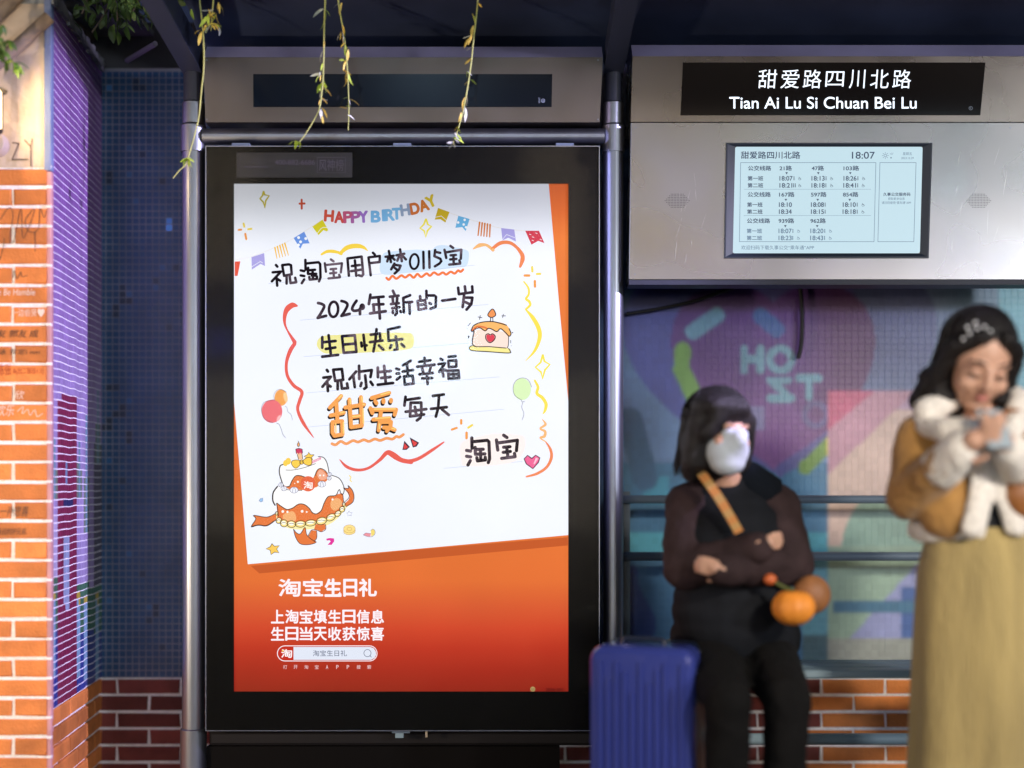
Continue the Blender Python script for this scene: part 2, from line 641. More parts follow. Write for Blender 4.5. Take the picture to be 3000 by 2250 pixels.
def poly_in(x, y, P):
    c = False; j = len(P) - 1
    for i in range(len(P)):
        if (P[i][1] > y) != (P[j][1] > y) and x < (P[j][0] - P[i][0]) * (y - P[i][1]) / (P[j][1] - P[i][1]) + P[i][0]: c = not c
        j = i
    return c


C = lambda r, g, b: lin(r, g, b)
LET = [  # letters of the mural in photo pixels, as strokes
    [(2180, 1022), (2180, 1085)], [(2228, 1022), (2228, 1085)], [(2180, 1053), (2228, 1053)],
    [(2256, 1114), (2310, 1114)], [(2264, 1120), (2310, 1162)], [(2256, 1167), (2318, 1167)],
    [(2340, 1108), (2398, 1108)], [(2370, 1108), (2370, 1162)],
]


def mural(x, y):
    if x < 1400:                                  # plain dark teal part of the wall
        return C(14, 72, 116)
    # background
    t = smoothstep(840, 1350, y)
    c = mixc(C(84, 122, 160), C(112, 148, 196), t)
    if x > 2480: c = mixc(C(112, 132, 165), C(98, 142, 168), smoothstep(2700, 2960, x))
    if x > 2925: c = C(110, 190, 205)
    if y > 1355: c = mixc(C(60, 120, 160), C(48, 98, 140), smoothstep(1400, 1900, y))
    if y > 1395 and y < 1475 and 1885 < x < 1960: c = C(70, 160, 190)
    if 1560 < y < 1625 and x > 1830: c = C(78, 168, 190)
    if seg_d(x, y, 1845, 1230, 1890, 1400) < 38: c = C(52, 100, 140)
    if seg_d(x, y, 1850, 1680, 1868, 1860) < 36 + 20 * math.sin(y / 40): c = C(38, 62, 128)
    # outer and inner heart
    h1 = heart(x, y, 2285, 1115, 405, 290)
    if h1 < 0:
        c = mixc(C(82, 92, 172), C(92, 88, 150), smoothstep(1950, 2500, x))
        if x > 2500: c = mixc(C(88, 98, 142), C(100, 118, 158), smoothstep(1000, 1200, y))
    if heart(x, y, 2265, 1135, 262, 245) < 0:
        c = mixc(C(96, 54, 138), C(126, 76, 146), smoothstep(950, 1350, y))
        c = mixc(c, C(92, 46, 92), smoothstep(2300, 2480, x) * 0.8)
    # dashes round the heart
    if seg_d(x, y, 2000, 1026, 1996, 1085) < 24 or seg_d(x, y, 1998, 1085, 2040, 1175) < 25: c = C(124, 176, 84)
    if seg_d(x, y, 2030, 972, 2100, 924) < 23: c = C(112, 168, 196)
    if seg_d(x, y, 2228, 925, 2275, 965) < 24: c = C(58, 102, 170)
    if seg_d(x, y, 2358, 1370, 2440, 1290) < 20: c = C(110, 150, 60) if x < 2418 else C(206, 206, 70)
    # letters
    for L in LET:
        for a, b in zip(L, L[1:]):
            if seg_d(x, y, *a, *b) < 11: c = C(118, 168, 190)
    r = math.hypot(x - 2287, y - 1053)
    if 21 < r < 43: c = C(118, 168, 190)
    if 2190 < x < 2240 and 1190 < y < 1260: c = C(122, 118, 168)
    if 24 < math.hypot(x - 2390, y - 1215) < 40: c = C(104, 96, 150)
    # colour-field panel at the right
    if x > 2427 and y > 1146:
        c = C(206, 180, 168)
        if y < 1470:
            if (x - 2427) + (y - 1146) * 1.2 < 135: c = C(196, 92, 128)
            elif (x - 2427) + (y - 1146) * 1.05 < 255: c = C(188, 140, 160)
            elif y < 1200 and x > 2600: c = C(188, 156, 186)
        else:
            if math.hypot(x - 2700, y - 1620) < 235: c = C(132, 166, 152)
            if y > 1600: c = C(142, 168, 148)
            if y > 1655 and (x - 2427) > (1940 - y) * 0.9: c = C(142, 148, 190)
            if x > 2640 and y > 1720: c = C(60, 92, 150)
            if y > 1870: c = C(146, 150, 140)
            if abs(y - 1778) < 16 and x > 2440: c = C(58, 108, 136)
    elif y > 1640 and x > 2350:
        c = C(88, 150, 172) if y < 1860 else C(62, 96, 108)
    return c


import numpy as np
iw, ih = (MX1 - MX0) // MST, (MY1 - MY0) // MST
arr = np.zeros((ih, iw, 4), dtype=np.float32); arr[..., 3] = 1
arr[..., :3] = mural(400, 900)
for r_ in range(ih):
    py = MY1 - (r_ + .5) * MST
    if py < 800: continue
    for c_ in range((1780 - MX0) // MST, iw):
        arr[r_, c_, :3] = mural(MX0 + (c_ + .5) * MST, py)
for _ in range(2):
    p_ = np.pad(arr, ((1, 1), (1, 1), (0, 0)), mode="edge")
    arr = (p_[:-2, 1:-1] + p_[2:, 1:-1] + p_[1:-1, :-2] + p_[1:-1, 2:] + 2 * p_[1:-1, 1:-1]) / 6
mural_img = bpy.data.images.new("painted_mural", iw, ih, alpha=False, float_buffer=True)
mural_img.colorspace_settings.name = "Linear Rec.709"
mural_img.pixels.foreach_set(arr.ravel()); mural_img.update(); mural_img.pack()


def mural_mat(name, rough, gain, lift, tiles):
    m = bpy.data.materials.new(name); m.use_nodes = True
    N, L = m.node_tree.nodes, m.node_tree.links
    p = N["Principled BSDF"]; p.inputs["Roughness"].default_value = rough
    geo = N.new("ShaderNodeNewGeometry"); sp = N.new("ShaderNodeSeparateXYZ"); L.new(geo.outputs["Position"], sp.inputs[0])
    cb = N.new("ShaderNodeCombineXYZ")
    for ax, lo, hi in (("X", (MX0 - 1500) / PXM, (MX1 - 1500) / PXM), ("Z", HC + (HY - MY1) / PXM, HC + (HY - MY0) / PXM)):
        r = N.new("ShaderNodeMapRange"); r.inputs["From Min"].default_value = lo; r.inputs["From Max"].default_value = hi
        L.new(sp.outputs[ax], r.inputs["Value"]); L.new(r.outputs[0], cb.inputs["X" if ax == "X" else "Y"])
    im = N.new("ShaderNodeTexImage"); im.image = mural_img; im.extension = "EXTEND"; L.new(cb.outputs[0], im.inputs["Vector"])
    ma = N.new("ShaderNodeVectorMath"); ma.operation = "MULTIPLY_ADD"; ma.inputs[1].default_value = (gain,) * 3; ma.inputs[2].default_value = lift
    L.new(im.outputs["Color"], ma.inputs[0]); src = ma.outputs[0]
    if tiles:
        a_ = N.new("ShaderNodeAttribute"); a_.attribute_name = "Col"
        mu = N.new("ShaderNodeVectorMath"); mu.operation = "MULTIPLY"; L.new(src, mu.inputs[0]); L.new(a_.outputs["Color"], mu.inputs[1]); src = mu.outputs[0]
    n = N.new("ShaderNodeTexNoise"); n.inputs["Scale"].default_value = 3.5; n.inputs["Detail"].default_value = 7; L.new(geo.outputs["Position"], n.inputs["Vector"])
    r = N.new("ShaderNodeMapRange"); r.inputs["From Min"].default_value = .3; r.inputs["From Max"].default_value = .7; r.inputs["To Min"].default_value = .82; r.inputs["To Max"].default_value = 1.12
    L.new(n.outputs["Fac"], r.inputs["Value"]); sc_ = N.new("ShaderNodeVectorMath"); sc_.operation = "SCALE"; L.new(src, sc_.inputs[0]); L.new(r.outputs[0], sc_.inputs["Scale"])
    L.new(sc_.outputs[0], p.inputs["Base Color"])
    return m


M_mural = mural_mat("mural_mosaic", 0.34, 1.0, (0.018, 0.020, 0.028), True)
M_mgrout = mural_mat("mural_grout", 0.9, 1.0, (0.05, 0.055, 0.07), False)
SMUDGE_SPARKLE = [(322, 520, 16, .4), (400, 242, 14, .5), (470, 522, 10, .4), (380, 1282, 18, .35), (362, 872, 12, .4), (388, 882, 10, .3), (342, 905, 14, .4), (330, 1138, 16, .4), (352, 1206, 14, .35), (314, 1246, 16, .35), (350, 1280, 10, .3),
          (465, 1788, 12, .4), (316, 1490, 12, .5), (470, 1890, 12, .6), (332, 656, 9, 4.0), (491, 656, 9, 4.5), (491, 676, 9, 6.0), (312, 257, 9, 2.6), (312, 795, 8, 2.5), (351, 361, 8, 2.4), (450, 1320, 7, 1.8)]  # low factors are stains; high ones are sparkles put into the tile colour
back = MB()
pitch = 0.025
GX0, GZ0 = -1.60, ZT + 0.002
nx, nz_ = int((3.3 - GX0) / pitch), int((WALL_TOP - GZ0) / pitch)
singles = []
for i in range(nx):
    for j in range(nz_):
        x0 = GX0 + i * pitch; z0 = GZ0 + j * pitch
        cx, cz = x0 + pitch / 2, z0 + pitch / 2
        px, py = 1500 + cx * PXM, HY - (cz - HC) * PXM
        if 1040 < px < 1560 and py > 500: continue          # nothing can see behind the light box here
        col = mural(px, py)
        q = random.random()
        k = 1 + random.uniform(-0.07, 0.07)
        if px < 1400 and q < 0.02: k = random.choice((0.5, 1.6))
        if px < 560:
            for sx_, sy_, sr_, sk_ in SMUDGE_SPARKLE:
                if math.hypot(px - sx_, (py - sy_) * .8) < sr_: k *= sk_
        kk = (k, k, k)
        col = tuple(v * k for v in col)
        if 312 < px < 528 and 26 <= (j % 1000) < 52 and len(singles) < 290:
            singles.append((cx, cz, col)); continue
        e = random.uniform(-0.0004, 0.0006)
        g = 0.0018 if px < 1400 else 0.0010
        back.box(x0 + g, x0 + pitch - g, YB - 0.0009 + e * .3, YB + 0.002, z0 + g, z0 + pitch - g, color=kk)
bw = empty("mural_wall", (0, YB, 0), "back wall of small glass mosaic with a purple heart mural over a red brick base", "wall")
XSP = (1400 - 1500) / PXM
MB().box(XSP, 3.3, YB, YB + 0.24, 0, WALL_TOP + 0.01).build("wall_core", M_mgrout, bw)
MB().box(-1.60, XSP - .001, YB, YB + 0.24, 0, WALL_TOP + 0.01).build("wall_core", M_grout_dark, bw)
back.build("mosaic_tile_field", M_mural, bw, kind="stuff")
tme = MB().box(-pitch / 2 + .0018, pitch / 2 - .0018, -0.0009, 0.002, -pitch / 2 + .0018, pitch / 2 - .0018).mesh("tile")
for i, (x, z, c) in enumerate(singles):
    o = link("tile", tme, M_tile_ob if i == 0 else None, bw)
    o.location = (x, YB + random.uniform(-0.0002, 0.0002), z)
    o.rotation_euler = (random.uniform(-.004, .004), 0, random.uniform(-.005, .005))
    o.color = (*c, 1)


def brick_mesh(w, h, d, seed):
    b = MB().box(-w / 2, w / 2, -d, d, -h / 2, h / 2, ch=0.004)
    r = random.Random(seed)
    b.v = [(x + r.uniform(-.0030, .0030), y + r.uniform(-.0015, .0015), z + r.uniform(-.0022, .0022)) for x, y, z in b.v]
    return b.mesh("brick")


full = [brick_mesh(0.230, 0.053, 0.008, k) for k in range(4)]
half = [brick_mesh(0.105, 0.053, 0.008, k + 9) for k in range(3)]
for me in full + half: me.materials.append(M_brick)
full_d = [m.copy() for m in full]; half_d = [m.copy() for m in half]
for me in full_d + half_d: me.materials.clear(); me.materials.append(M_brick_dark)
# brick base of the back wall
MB().box(-1.60, 3.3, YB - 0.008, YB + 0.1, 0, ZT).build("mortar_bed", M_mortar, bw)
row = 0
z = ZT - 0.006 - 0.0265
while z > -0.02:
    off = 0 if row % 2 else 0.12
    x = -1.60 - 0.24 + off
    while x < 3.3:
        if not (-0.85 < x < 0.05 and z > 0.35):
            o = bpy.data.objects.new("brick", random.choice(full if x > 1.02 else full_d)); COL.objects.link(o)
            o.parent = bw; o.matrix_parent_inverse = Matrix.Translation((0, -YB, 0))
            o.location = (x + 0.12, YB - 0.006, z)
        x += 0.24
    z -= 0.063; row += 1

# ------------------------------------------------------------------ side pier: brick face to the street, mosaic on the return
YF = 4.195
XF, XK = -1.478, -1.541          # front and back corner of the return face
ZL = HC + 927 / 914.0            # top of the brick facing


def at_front(px, py, y=YF):
    return PW(px, py, y)


pier = empty("side_pier", (-1.9, YF, 0), "left pier with orange painted bricks, cream render above and purple mosaic on its side", "wall")
MB().prism([(0, 0)], 0, 0) if False else None
core = MB()
core.add([(-3.2, YF + .0035, 0), (XF - .012, YF + .0035, 0), (XK - .012, YB + .05, 0), (-3.2, YB + .05, 0),
          (-3.2, YF + .0035, 2.75), (XF - .012, YF + .0035, 2.68), (XK - .012, YB + .05, 2.72), (-3.2, YB + .05, 2.8)],
         [(0, 1, 5, 4), (1, 2, 6, 5), (2, 3, 7, 6), (3, 0, 4, 7), (4, 5, 6, 7), (3, 2, 1, 0)])
core.build("wall_core", M_mortar, pier)
# upper render
st = MB()
nxs, nzs = 60, 26
for a in range(nxs + 1):
    for b in range(nzs + 1):
        x = -3.2 + (XF - 0.017 + 3.2) * a / nxs; zz = ZL + (2.75 - ZL) * b / nzs
        st.v.append((x, YF + 0.002 + 0.004 * noise.noise(Vector((x * 6, 0, zz * 6))), zz))
for a in range(nxs):
    for b in range(nzs):
        i = a * (nzs + 1) + b
        st.f.append((i, i + nzs + 1, i + nzs + 2, i + 1)); st.c.append(None)
st.build("render_coat", M_stucco, pier, smooth=True)
# vertical painted strip at the corner: blue above, pink below
MB().box(XF - 0.022, XF + 0.002, YF - 0.003, YF + 0.02, ZL - 0.012, 2.76, ch=0.003).build("corner_strip", M_bluestrip, pier)
MB().box(XF - 0.014, XF + 0.001, YF - 0.001, YF + 0.02, 0.0, ZL - 0.014, ch=0.003).build("corner_strip", M_corner, pier)
# face bricks
cols = []
z = ZL - 0.005 - 0.0265
row = 0
while z > -0.03:
    edge = XF - 0.012
    wid = 0.105 if row % 2 else 0.23
    x = edge
    first = True
    while x > -3.0:
        w = wid if first else 0.23
        me = random.choice(half if w < 0.2 else full)
        o = bpy.data.objects.new("brick", me); COL.objects.link(o)
        o.parent = pier; o.matrix_parent_inverse = Matrix.Translation((1.9, -YF, 0))
        o.location = (x - w / 2, YF + 0.006, z + random.uniform(-.0012, .0012))
        o.rotation_euler = (0, random.uniform(-.003, .003), 0)
        x -= w + 0.010; first = False
        if len([1]) and x < -2.25: break
    MB().box(XF - 0.0145, XF + 0.0015, YF - 0.0016, YF + 0.01, z + 0.0275, z + 0.0360).build("mortar_line", M_mortar, pier)
    z -= 0.063; row += 1
# bricks of the return, under the mosaic
dirv = Vector((XK - XF, YB - YF, 0)).normalized()
ang = math.atan2(dirv.y, dirv.x)
z = ZT - 0.03
row = 0
while z > -0.03:
    s = 0.125 if row % 2 else 0.008
    if row % 2:
        o = bpy.data.objects.new("brick", half[0]); COL.objects.link(o)
        o.parent = pier; o.matrix_parent_inverse = Matrix.Translation((1.9, -YF, 0))
        c = Vector((XF, YF, 0)) + dirv * 0.062
        o.location = (c.x - 0.005, c.y, z); o.rotation_euler = (0, 0, ang)
    while s < 0.72:
        w = min(0.23, 0.725 - s)
        o = bpy.data.objects.new("brick", random.choice(full)); COL.objects.link(o)
        o.parent = pier; o.matrix_parent_inverse = Matrix.Translation((1.9, -YF, 0))
        c = Vector((XF, YF, 0)) + dirv * (s + w / 2)
        o.location = (c.x - 0.005, c.y, z); o.rotation_euler = (0, 0, ang); o.scale = (w / 0.23, 1, 1)
        s += 0.24
    z -= 0.063; row += 1


def side_mural(px, py, s):
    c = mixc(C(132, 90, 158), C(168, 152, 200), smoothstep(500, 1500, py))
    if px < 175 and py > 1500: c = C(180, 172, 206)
    if s > 0.6 and py > 1300: c = C(92, 88, 104)  # cast shadow by the back corner, put into the tile colours
    # pale spires
    for sx, top, bot in ((159, 1290, 1400), (232, 1300, 1400), (253, 1205, 1500), (286, 1150, 1300)):
        w = 7 * smoothstep(top, bot, py)
        if top < py < bot + 60 and abs(px - sx) < max(2.5, w): c = C(112, 150, 168) if abs(px - sx) < 3 else C(120, 134, 120)
    if py > 1690 + (px - 150) * 0.2: c = C(72, 116, 92)
    if py > 1850: c = C(58, 74, 142)
    if py > 1900 and px < 250: c = C(50, 66, 146)
    for sx in (157, 229, 251, 285):
        if 1740 < py < 1765 + 40 and abs(px - sx) < 4: c = C(190, 170, 70)
        if 1765 < py < 1985 and abs(px - sx) < 4: c = C(130, 168, 196)
    # maroon tower
    if 1150 < py and 170 < px < 222 and not (py < 1165 and (px < 180 or px > 212)): c = C(128, 38, 76)
    if py > 1980 and 166 < px < 216: c = C(130, 44, 78)
    if 1352 < py < 1408 and 190 < px < 198: c = C(120, 150, 180)
    if 1460 < py < 1490 and 184 < px < 212: c = C(44, 44, 96)
    if 1568 < py < 1780 and 185 < px < 203: c = C(150, 164, 196)
    return c


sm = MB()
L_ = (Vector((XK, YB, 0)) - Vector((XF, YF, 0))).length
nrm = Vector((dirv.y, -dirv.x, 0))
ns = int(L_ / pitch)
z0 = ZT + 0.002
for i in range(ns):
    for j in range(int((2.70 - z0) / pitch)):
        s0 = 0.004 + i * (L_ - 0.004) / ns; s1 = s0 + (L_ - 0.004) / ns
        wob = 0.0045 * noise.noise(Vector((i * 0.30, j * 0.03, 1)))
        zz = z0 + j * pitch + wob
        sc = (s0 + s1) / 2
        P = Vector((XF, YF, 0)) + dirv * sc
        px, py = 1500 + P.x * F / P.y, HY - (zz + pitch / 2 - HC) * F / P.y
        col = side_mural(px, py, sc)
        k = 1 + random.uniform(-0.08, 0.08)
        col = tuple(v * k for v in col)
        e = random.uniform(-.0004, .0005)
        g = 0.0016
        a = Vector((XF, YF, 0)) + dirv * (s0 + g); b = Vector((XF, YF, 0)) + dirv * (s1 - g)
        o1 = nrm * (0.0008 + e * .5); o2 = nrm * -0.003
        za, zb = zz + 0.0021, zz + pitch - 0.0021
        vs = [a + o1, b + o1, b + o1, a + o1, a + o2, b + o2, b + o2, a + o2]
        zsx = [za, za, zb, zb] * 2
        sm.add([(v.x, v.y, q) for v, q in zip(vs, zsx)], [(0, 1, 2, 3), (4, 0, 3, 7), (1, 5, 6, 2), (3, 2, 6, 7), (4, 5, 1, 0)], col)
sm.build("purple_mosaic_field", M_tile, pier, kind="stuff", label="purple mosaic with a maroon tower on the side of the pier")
gs = MB()
a, b = Vector((XF, YF, 0)) - nrm * .001, Vector((XK, YB, 0)) - nrm * .001
gs.add([(a.x, a.y + .004, ZT), (b.x, b.y, ZT), (b.x, b.y, 2.70), (a.x, a.y + .004, 2.70), (a.x - .009, a.y + .004, ZT), (b.x - .009, b.y, ZT), (b.x - .009, b.y, 2.7), (a.x - .009, a.y + .004, 2.7)],
       [(0, 1, 2, 3), (3, 2, 6, 7), (4, 5, 1, 0)])
gs.build("grout_bed", M_grout, pier)
# chipped coping along the top of the return
cp = MB()
for k in range(26):
    t = k / 26; P = a.lerp(b, t)
    w = 0.03 + 0.012 * random.random()
    x0, y0_ = P.x - 0.10, P.y
    cp.box(x0, P.x + 0.008 + 0.006 * random.random(), y0_, y0_ + L_ / 26 - 0.0005 * 0, 2.695 + random.uniform(-.008, .004), 2.695 + w)
cp.build("coping", M_concrete, pier)

# graffiti on the bricks and the render
G = Print(YF - 0.0045)
G.line([(37, 418), (55, 421), (35, 468), (82, 467)], 3.2)
G.line([(72, 410), (88, 428), (92, 422), (94, 407)], 3.0)
G.line([(90, 428), (90, 486)], 3.2)
T1 = Z(0, 0, 1.475)
G.line([(0, 950), (30, 905), (48, 900), (55, 940), (40, 1035), (60, 1040), (90, 900), (100, 1030), (150, 905), (110, 950), (125, 1000), (165, 990), (172, 900), (190, 940), (200, 910)], 2.0, T1, sm=True)
G.line([(150, 1000), (152, 1085)], 2, T1)
G.line([(0, 1120), (15, 1060), (18, 1030)], 2, T1)
G.line([(55, 1200), (62, 1170), (72, 1205), (90, 1175), (95, 1195), (118, 1190)], 2.0, T1, sm=True)
G.text("友 郭友 成", -12, 1425, 165, 1458, T=T1, skew=.2)
G.text("泳 安定i nm", -5, 1508, 172, 1532, T=T1, skew=.2)
T2 = Z(0, 1125, 1.475)
G.text("一孙思喜", 0, 528, 122, 572, T=T2, skew=.2)
G.text("永远的好兄弟.", -12, 622, 116, 652, T=T2, skew=.1)
G.build("dark_graffiti", mat("marker_ink", (0.08, 0.045, 0.03), 0.8), pier)
M_chalk = mat("chalk_ink", (0.82, 0.66, 0.56), 0.8)
for fn in (lambda g: g.text("e Be Hamble", -8, 1248, 152, 1276, T=T1, skew=.1), lambda g: g.text("一边伯贤♥", 52, 1334, 192, 1370, T=T1), lambda g: g.text("欢乐", -14, 90, 62, 138, T=T2, skew=.2),
           lambda g: g.line([(75, 118), (100, 98), (96, 128), (120, 110), (130, 135), (150, 112), (160, 140), (184, 128)], 2.0, T2, sm=True), lambda g: g.text("欣", 64, 28, 104, 66, T=T2, skew=.2)):
    g_ = Print(YF - 0.0045); fn(g_); g_.build("pale_graffiti", M_chalk, pier)
G3 = Print(YF - 0.0045)
G3.text("陈张", -8, 1572, 48, 1622, T=T1)
G3.text("&(出二智班1.1)", 56, 1588, 186, 1620, T=T1)
G3.build("red_graffiti", mat("red_marker_ink", (0.4, 0.06, 0.02), 0.8), pier)

# eave, beams and darkness above the recess
ev = empty("lean_to_eave", (-1.5, 4.8, 2.8), "tiled grey eave and rafters over the mosaic recess", "eave")
for k in range(7):
    y = 4.30 + k * 0.14
    MB().box(-1.72, -1.36, y, y + 0.125, 2.80 + k * 0.012, 2.815 + k * 0.012, ch=0.003).build("roof_tile", M_concrete, ev)
MB().tube([(-1.62, 4.15, 2.70), (-1.60, 5.0, 2.86)], 0.03, 8).build("rafter", M_wood, ev)
MB().tube([(-1.40, 4.25, 2.82), (-1.42, 5.0, 2.92)], 0.022, 8).build("rafter", M_wood, ev)
MB().tube([PW(372, 178, 4.8), PW(455, 128, 4.6)], 0.010, 6).build("batten", mat("grey_batten", (0.25, 0.22, 0.27), 0.7), ev)
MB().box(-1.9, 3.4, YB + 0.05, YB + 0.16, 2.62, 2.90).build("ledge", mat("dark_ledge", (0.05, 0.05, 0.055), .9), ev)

# poles leaning across the cream render
for nm, p0, p1, r in (("a", (-30, 205), (145, 50), 0.020), ("b", (-60, 95), (62, -22), 0.020)):
    e = MB().tube([PW(p0[0], p0[1], YF - 0.05), PW((p0[0] + p1[0]) / 2, (p0[1] + p1[1]) / 2 + 2, YF - 0.035), PW(p1[0], p1[1], YF - 0.022)], r, 10).build("wooden_pole", M_wood, smooth=True)
    tag(e, "weathered pole running to the blue corner strip on the cream wall" if nm == "a" else "weathered pole crossing the topmost corner of the cream wall", "pole", "poles fixed across the cream wall")

# ------------------------------------------------------------------ wall lantern at the left edge
ln = empty("wall_lantern", tuple(PW(-14, 330, YF - 0.10)), "glowing wall lantern with a small dark cap on the cream wall", "lantern")
c = PW(-26, 330, YF - 0.10)
M_lmetal = mat("lantern_metal", (0.05, 0.045, 0.04), 0.5, metal=0.6)
capz = PW(0, 262, YF - 0.1).z
MB().lathe([(0.003, 0.02), (0.008, 0.012), (0.022, 0.004), (0.050, -0.008), (0.047, -0.012)], (c.x, c.y, capz + 0.006), 16).build("cap", M_lmetal, ln)
MB().lathe([(0.030, -0.115), (0.030, 0.0), (0.028, 0.0)], (c.x, c.y, capz - 0.006), 16).build(
    "glass_shade", mat("lit_glass", (0.9, 0.8, 0.6), 0.4, emit=(1, 0.72, 0.38), estr=4.5), ln)
for k in range(4):
    an = k * math.pi / 2 + 0.3
    MB().tube([(c.x + .033 * math.cos(an), c.y + .033 * math.sin(an), capz - 0.008), (c.x + .033 * math.cos(an), c.y + .033 * math.sin(an), capz - 0.125)], 0.0018, 6).build("frame_rod", M_lmetal, ln)
MB().lathe([(0.012, -0.02), (0.034, -0.008), (0.036, 0)], (c.x, c.y, capz - 0.125), 16).build("base_cup", M_lmetal, ln)
cc = PW(-16, 422, YF - 0.02)
MB().lathe([(0.036, -0.02), (0.040, 0), (0.040, 0.02)], (cc.x, cc.y, cc.z), 20, axis="y").build("wall_plate", mat("pale_plate", (0.5, 0.42, 0.36), .5), ln)
MB().tube([(cc.x, cc.y, cc.z), (cc.x, YF - 0.09, cc.z + 0.005), (c.x, c.y, capz - 0.14)], 0.006, 8).build("bracket", M_lmetal, ln)
lamp("lantern_light", "POINT", (c.x, c.y - 0.045, capz - 0.07), None, 9.0, (1.0, 0.70, 0.38), 0.03)

# ------------------------------------------------------------------ bus shelter frame
D = 4.5
sh = empty("bus_shelter", (0.37, 4.56, 0), "dark roofed bus shelter frame with round steel posts and curved arms", "bus shelter")
YP = 4.565


def X(px, d=D): return (px - 1500) * d / F
def Zp(py, d=D): return HC + (HY - py) * d / F


def xy_of(px, d): return X(px, d)


for px0, wl_, wu in ((567, 33, 29), (1797, 29, 26)):
    x = X(px0, YP)
    r = wl_ * YP / F; ru = wu * YP / F
    zc = Zp(300, YP); zj = Zp(2135, YP)
    MB().lathe([(r, zj + 0.004), (r, zc - 0.006), (r - 0.004, zc)], (x, YP, 0), 40).build("post", M_tube, sh, smooth=False)
    MB().lathe([(ru, zc - 0.02), (ru, Zp(150, YP))], (x, YP, 0), 32).build("post_sleeve", M_darkmetal, sh)
    MB().lathe([(r + 0.006, 0.0), (r + 0.006, zj), (r + 0.002, zj + 0.004)], (x, YP, 0), 40).build("post_foot", M_tube, sh)
    # tee collar at the cross tube
    MB().lathe([(r + 0.0045, Zp(448, YP)), (r + 0.0045, Zp(372, YP)), (r + 0.001, Zp(366, YP))], (x, YP, 0), 40).build("tee_collar", M_tube, sh)
    # curved arm carrying the roof forward
    pts = []
    for k in range(15):
        t = k / 14
        y = YP + 0.02 - 2.2 * t
        zc0 = Zp(175, YP) + 0.10 * math.sin(min(1, t * 1.2) * math.pi / 2) + 0.06 * t
        h0 = 0.10 - 0.03 * t
        pts.append((y, zc0, h0))
    for s_, nm in ((-0.030, "arm_plate"), (0.012, "arm_plate")):
        arm = MB()
        for (ya, za, ha), (yb, zb, hb) in zip(pts, pts[1:]):
            x0, x1 = x + s_, x + s_ + 0.016
            arm.add([(x0, ya, za - ha * .5), (x1, ya, za - ha * .5), (x1, ya, za + ha * .5), (x0, ya, za + ha * .5),
                     (x0, yb, zb - hb * .5), (x1, yb, zb - hb * .5), (x1, yb, zb + hb * .5), (x0, yb, zb + hb * .5)],
                    [(0, 4, 5, 1), (1, 5, 6, 2), (2, 6, 7, 3), (3, 7, 4, 0)])
        arm.build(nm, mat("arm_paint", (0.045, 0.055, 0.10), 0.36, metal=0.2), sh)
    fl = MB()
    for (ya, za, ha), (yb, zb, hb) in zip(pts, pts[1:]):
        x0, x1 = x - 0.034, x + 0.034
        fl.add([(x0, ya, za - ha * .5 - .006), (x1, ya, za - ha * .5 - .006), (x1, ya, za - ha * .5), (x0, ya, za - ha * .5),
                (x0, yb, zb - hb * .5 - .006), (x1, yb, zb - hb * .5 - .006), (x1, yb, zb - hb * .5), (x0, yb, zb - hb * .5)],
               [(0, 4, 5, 1), (1, 5, 6, 2), (2, 6, 7, 3), (3, 7, 4, 0)])
    fl.build("arm_flange", MATS["arm_paint"], sh)

# roof: curved sheet with shallow ribs, one bay each side of the arm
rf = MB()
xs = [X(588, YP) - 0.02 + (2.9 - X(588, YP)) * i / 60 for i in range(61)]
prof = [(4.80, 2.70), (4.66, 2.72), (4.5, 2.765), (4.3, 2.80), (4.0, 2.835), (3.7, 2.86), (3.4, 2.875), (3.0, 2.885), (2.7, 2.875)]
n = len(prof)
for x in xs:
    for y, z in prof: rf.v.append((x, y, z))
for i in range(60):
    for k in range(n - 1):
        rf.f.append((i * n + k, i * n + k + 1, (i + 1) * n + k + 1, (i + 1) * n + k)); rf.c.append(None)
base = len(rf.v)
for x in xs:
    for y, z in prof: rf.v.append((x, y, z + 0.03))
for i in range(60):
    for k in range(n - 1):
        rf.f.append((base + i * n + k, base + (i + 1) * n + k, base + (i + 1) * n + k + 1, base + i * n + k + 1)); rf.c.append(None)
rf.build("roof", M_roof, sh, smooth=True)
for x0, x1 in ((X(612, YP), X(1760, YP)), (X(1850, YP), 2.85)):
    MB().box(x0, x1, 4.26, 4.31, 2.762, 2.79).build("roof_purlin", M_darkmetal, sh)
    MB().box(x0, x1, 4.00, 4.04, 2.80, 2.825).build("roof_purlin", M_darkmetal, sh)
MB().box(X(600), 2.9, 4.84, 4.87, 2.40, 2.74).build("back_fascia", M_roof, sh)

# cross tube between the posts
MB().tube([(X(596, 4.55), 4.55, Zp(400, 4.55)), (X(1770, 4.55), 4.55, Zp(400, 4.55))], 23 * D / F, 32).build("cross_tube", M_tube, sh, smooth=False)

# ------------------------------------------------------------------ blank header sign over the poster
M_bevel = mat("violet_lit_grey", (0.36, 0.34, 0.56), 0.45, metal=0.2, var=.2, vscale=3)  # violet light caught by the sloping tops is put into this colour
hs = empty("header_sign", (X(1180), D, Zp(250)), "blank header sign with a long dark display above the lit poster", "sign")
q = lambda px, py, d=D: tuple(PW(px, py, d))


def quadbox(pts, y0, y1):
    """solid from an outline in photo px at depth y0, extruded back to y1 keeping its true size"""
    p2 = [(X(px, y0), Zp(py, y0)) for px, py in pts]
    return MB().prism(p2, y0, y1)


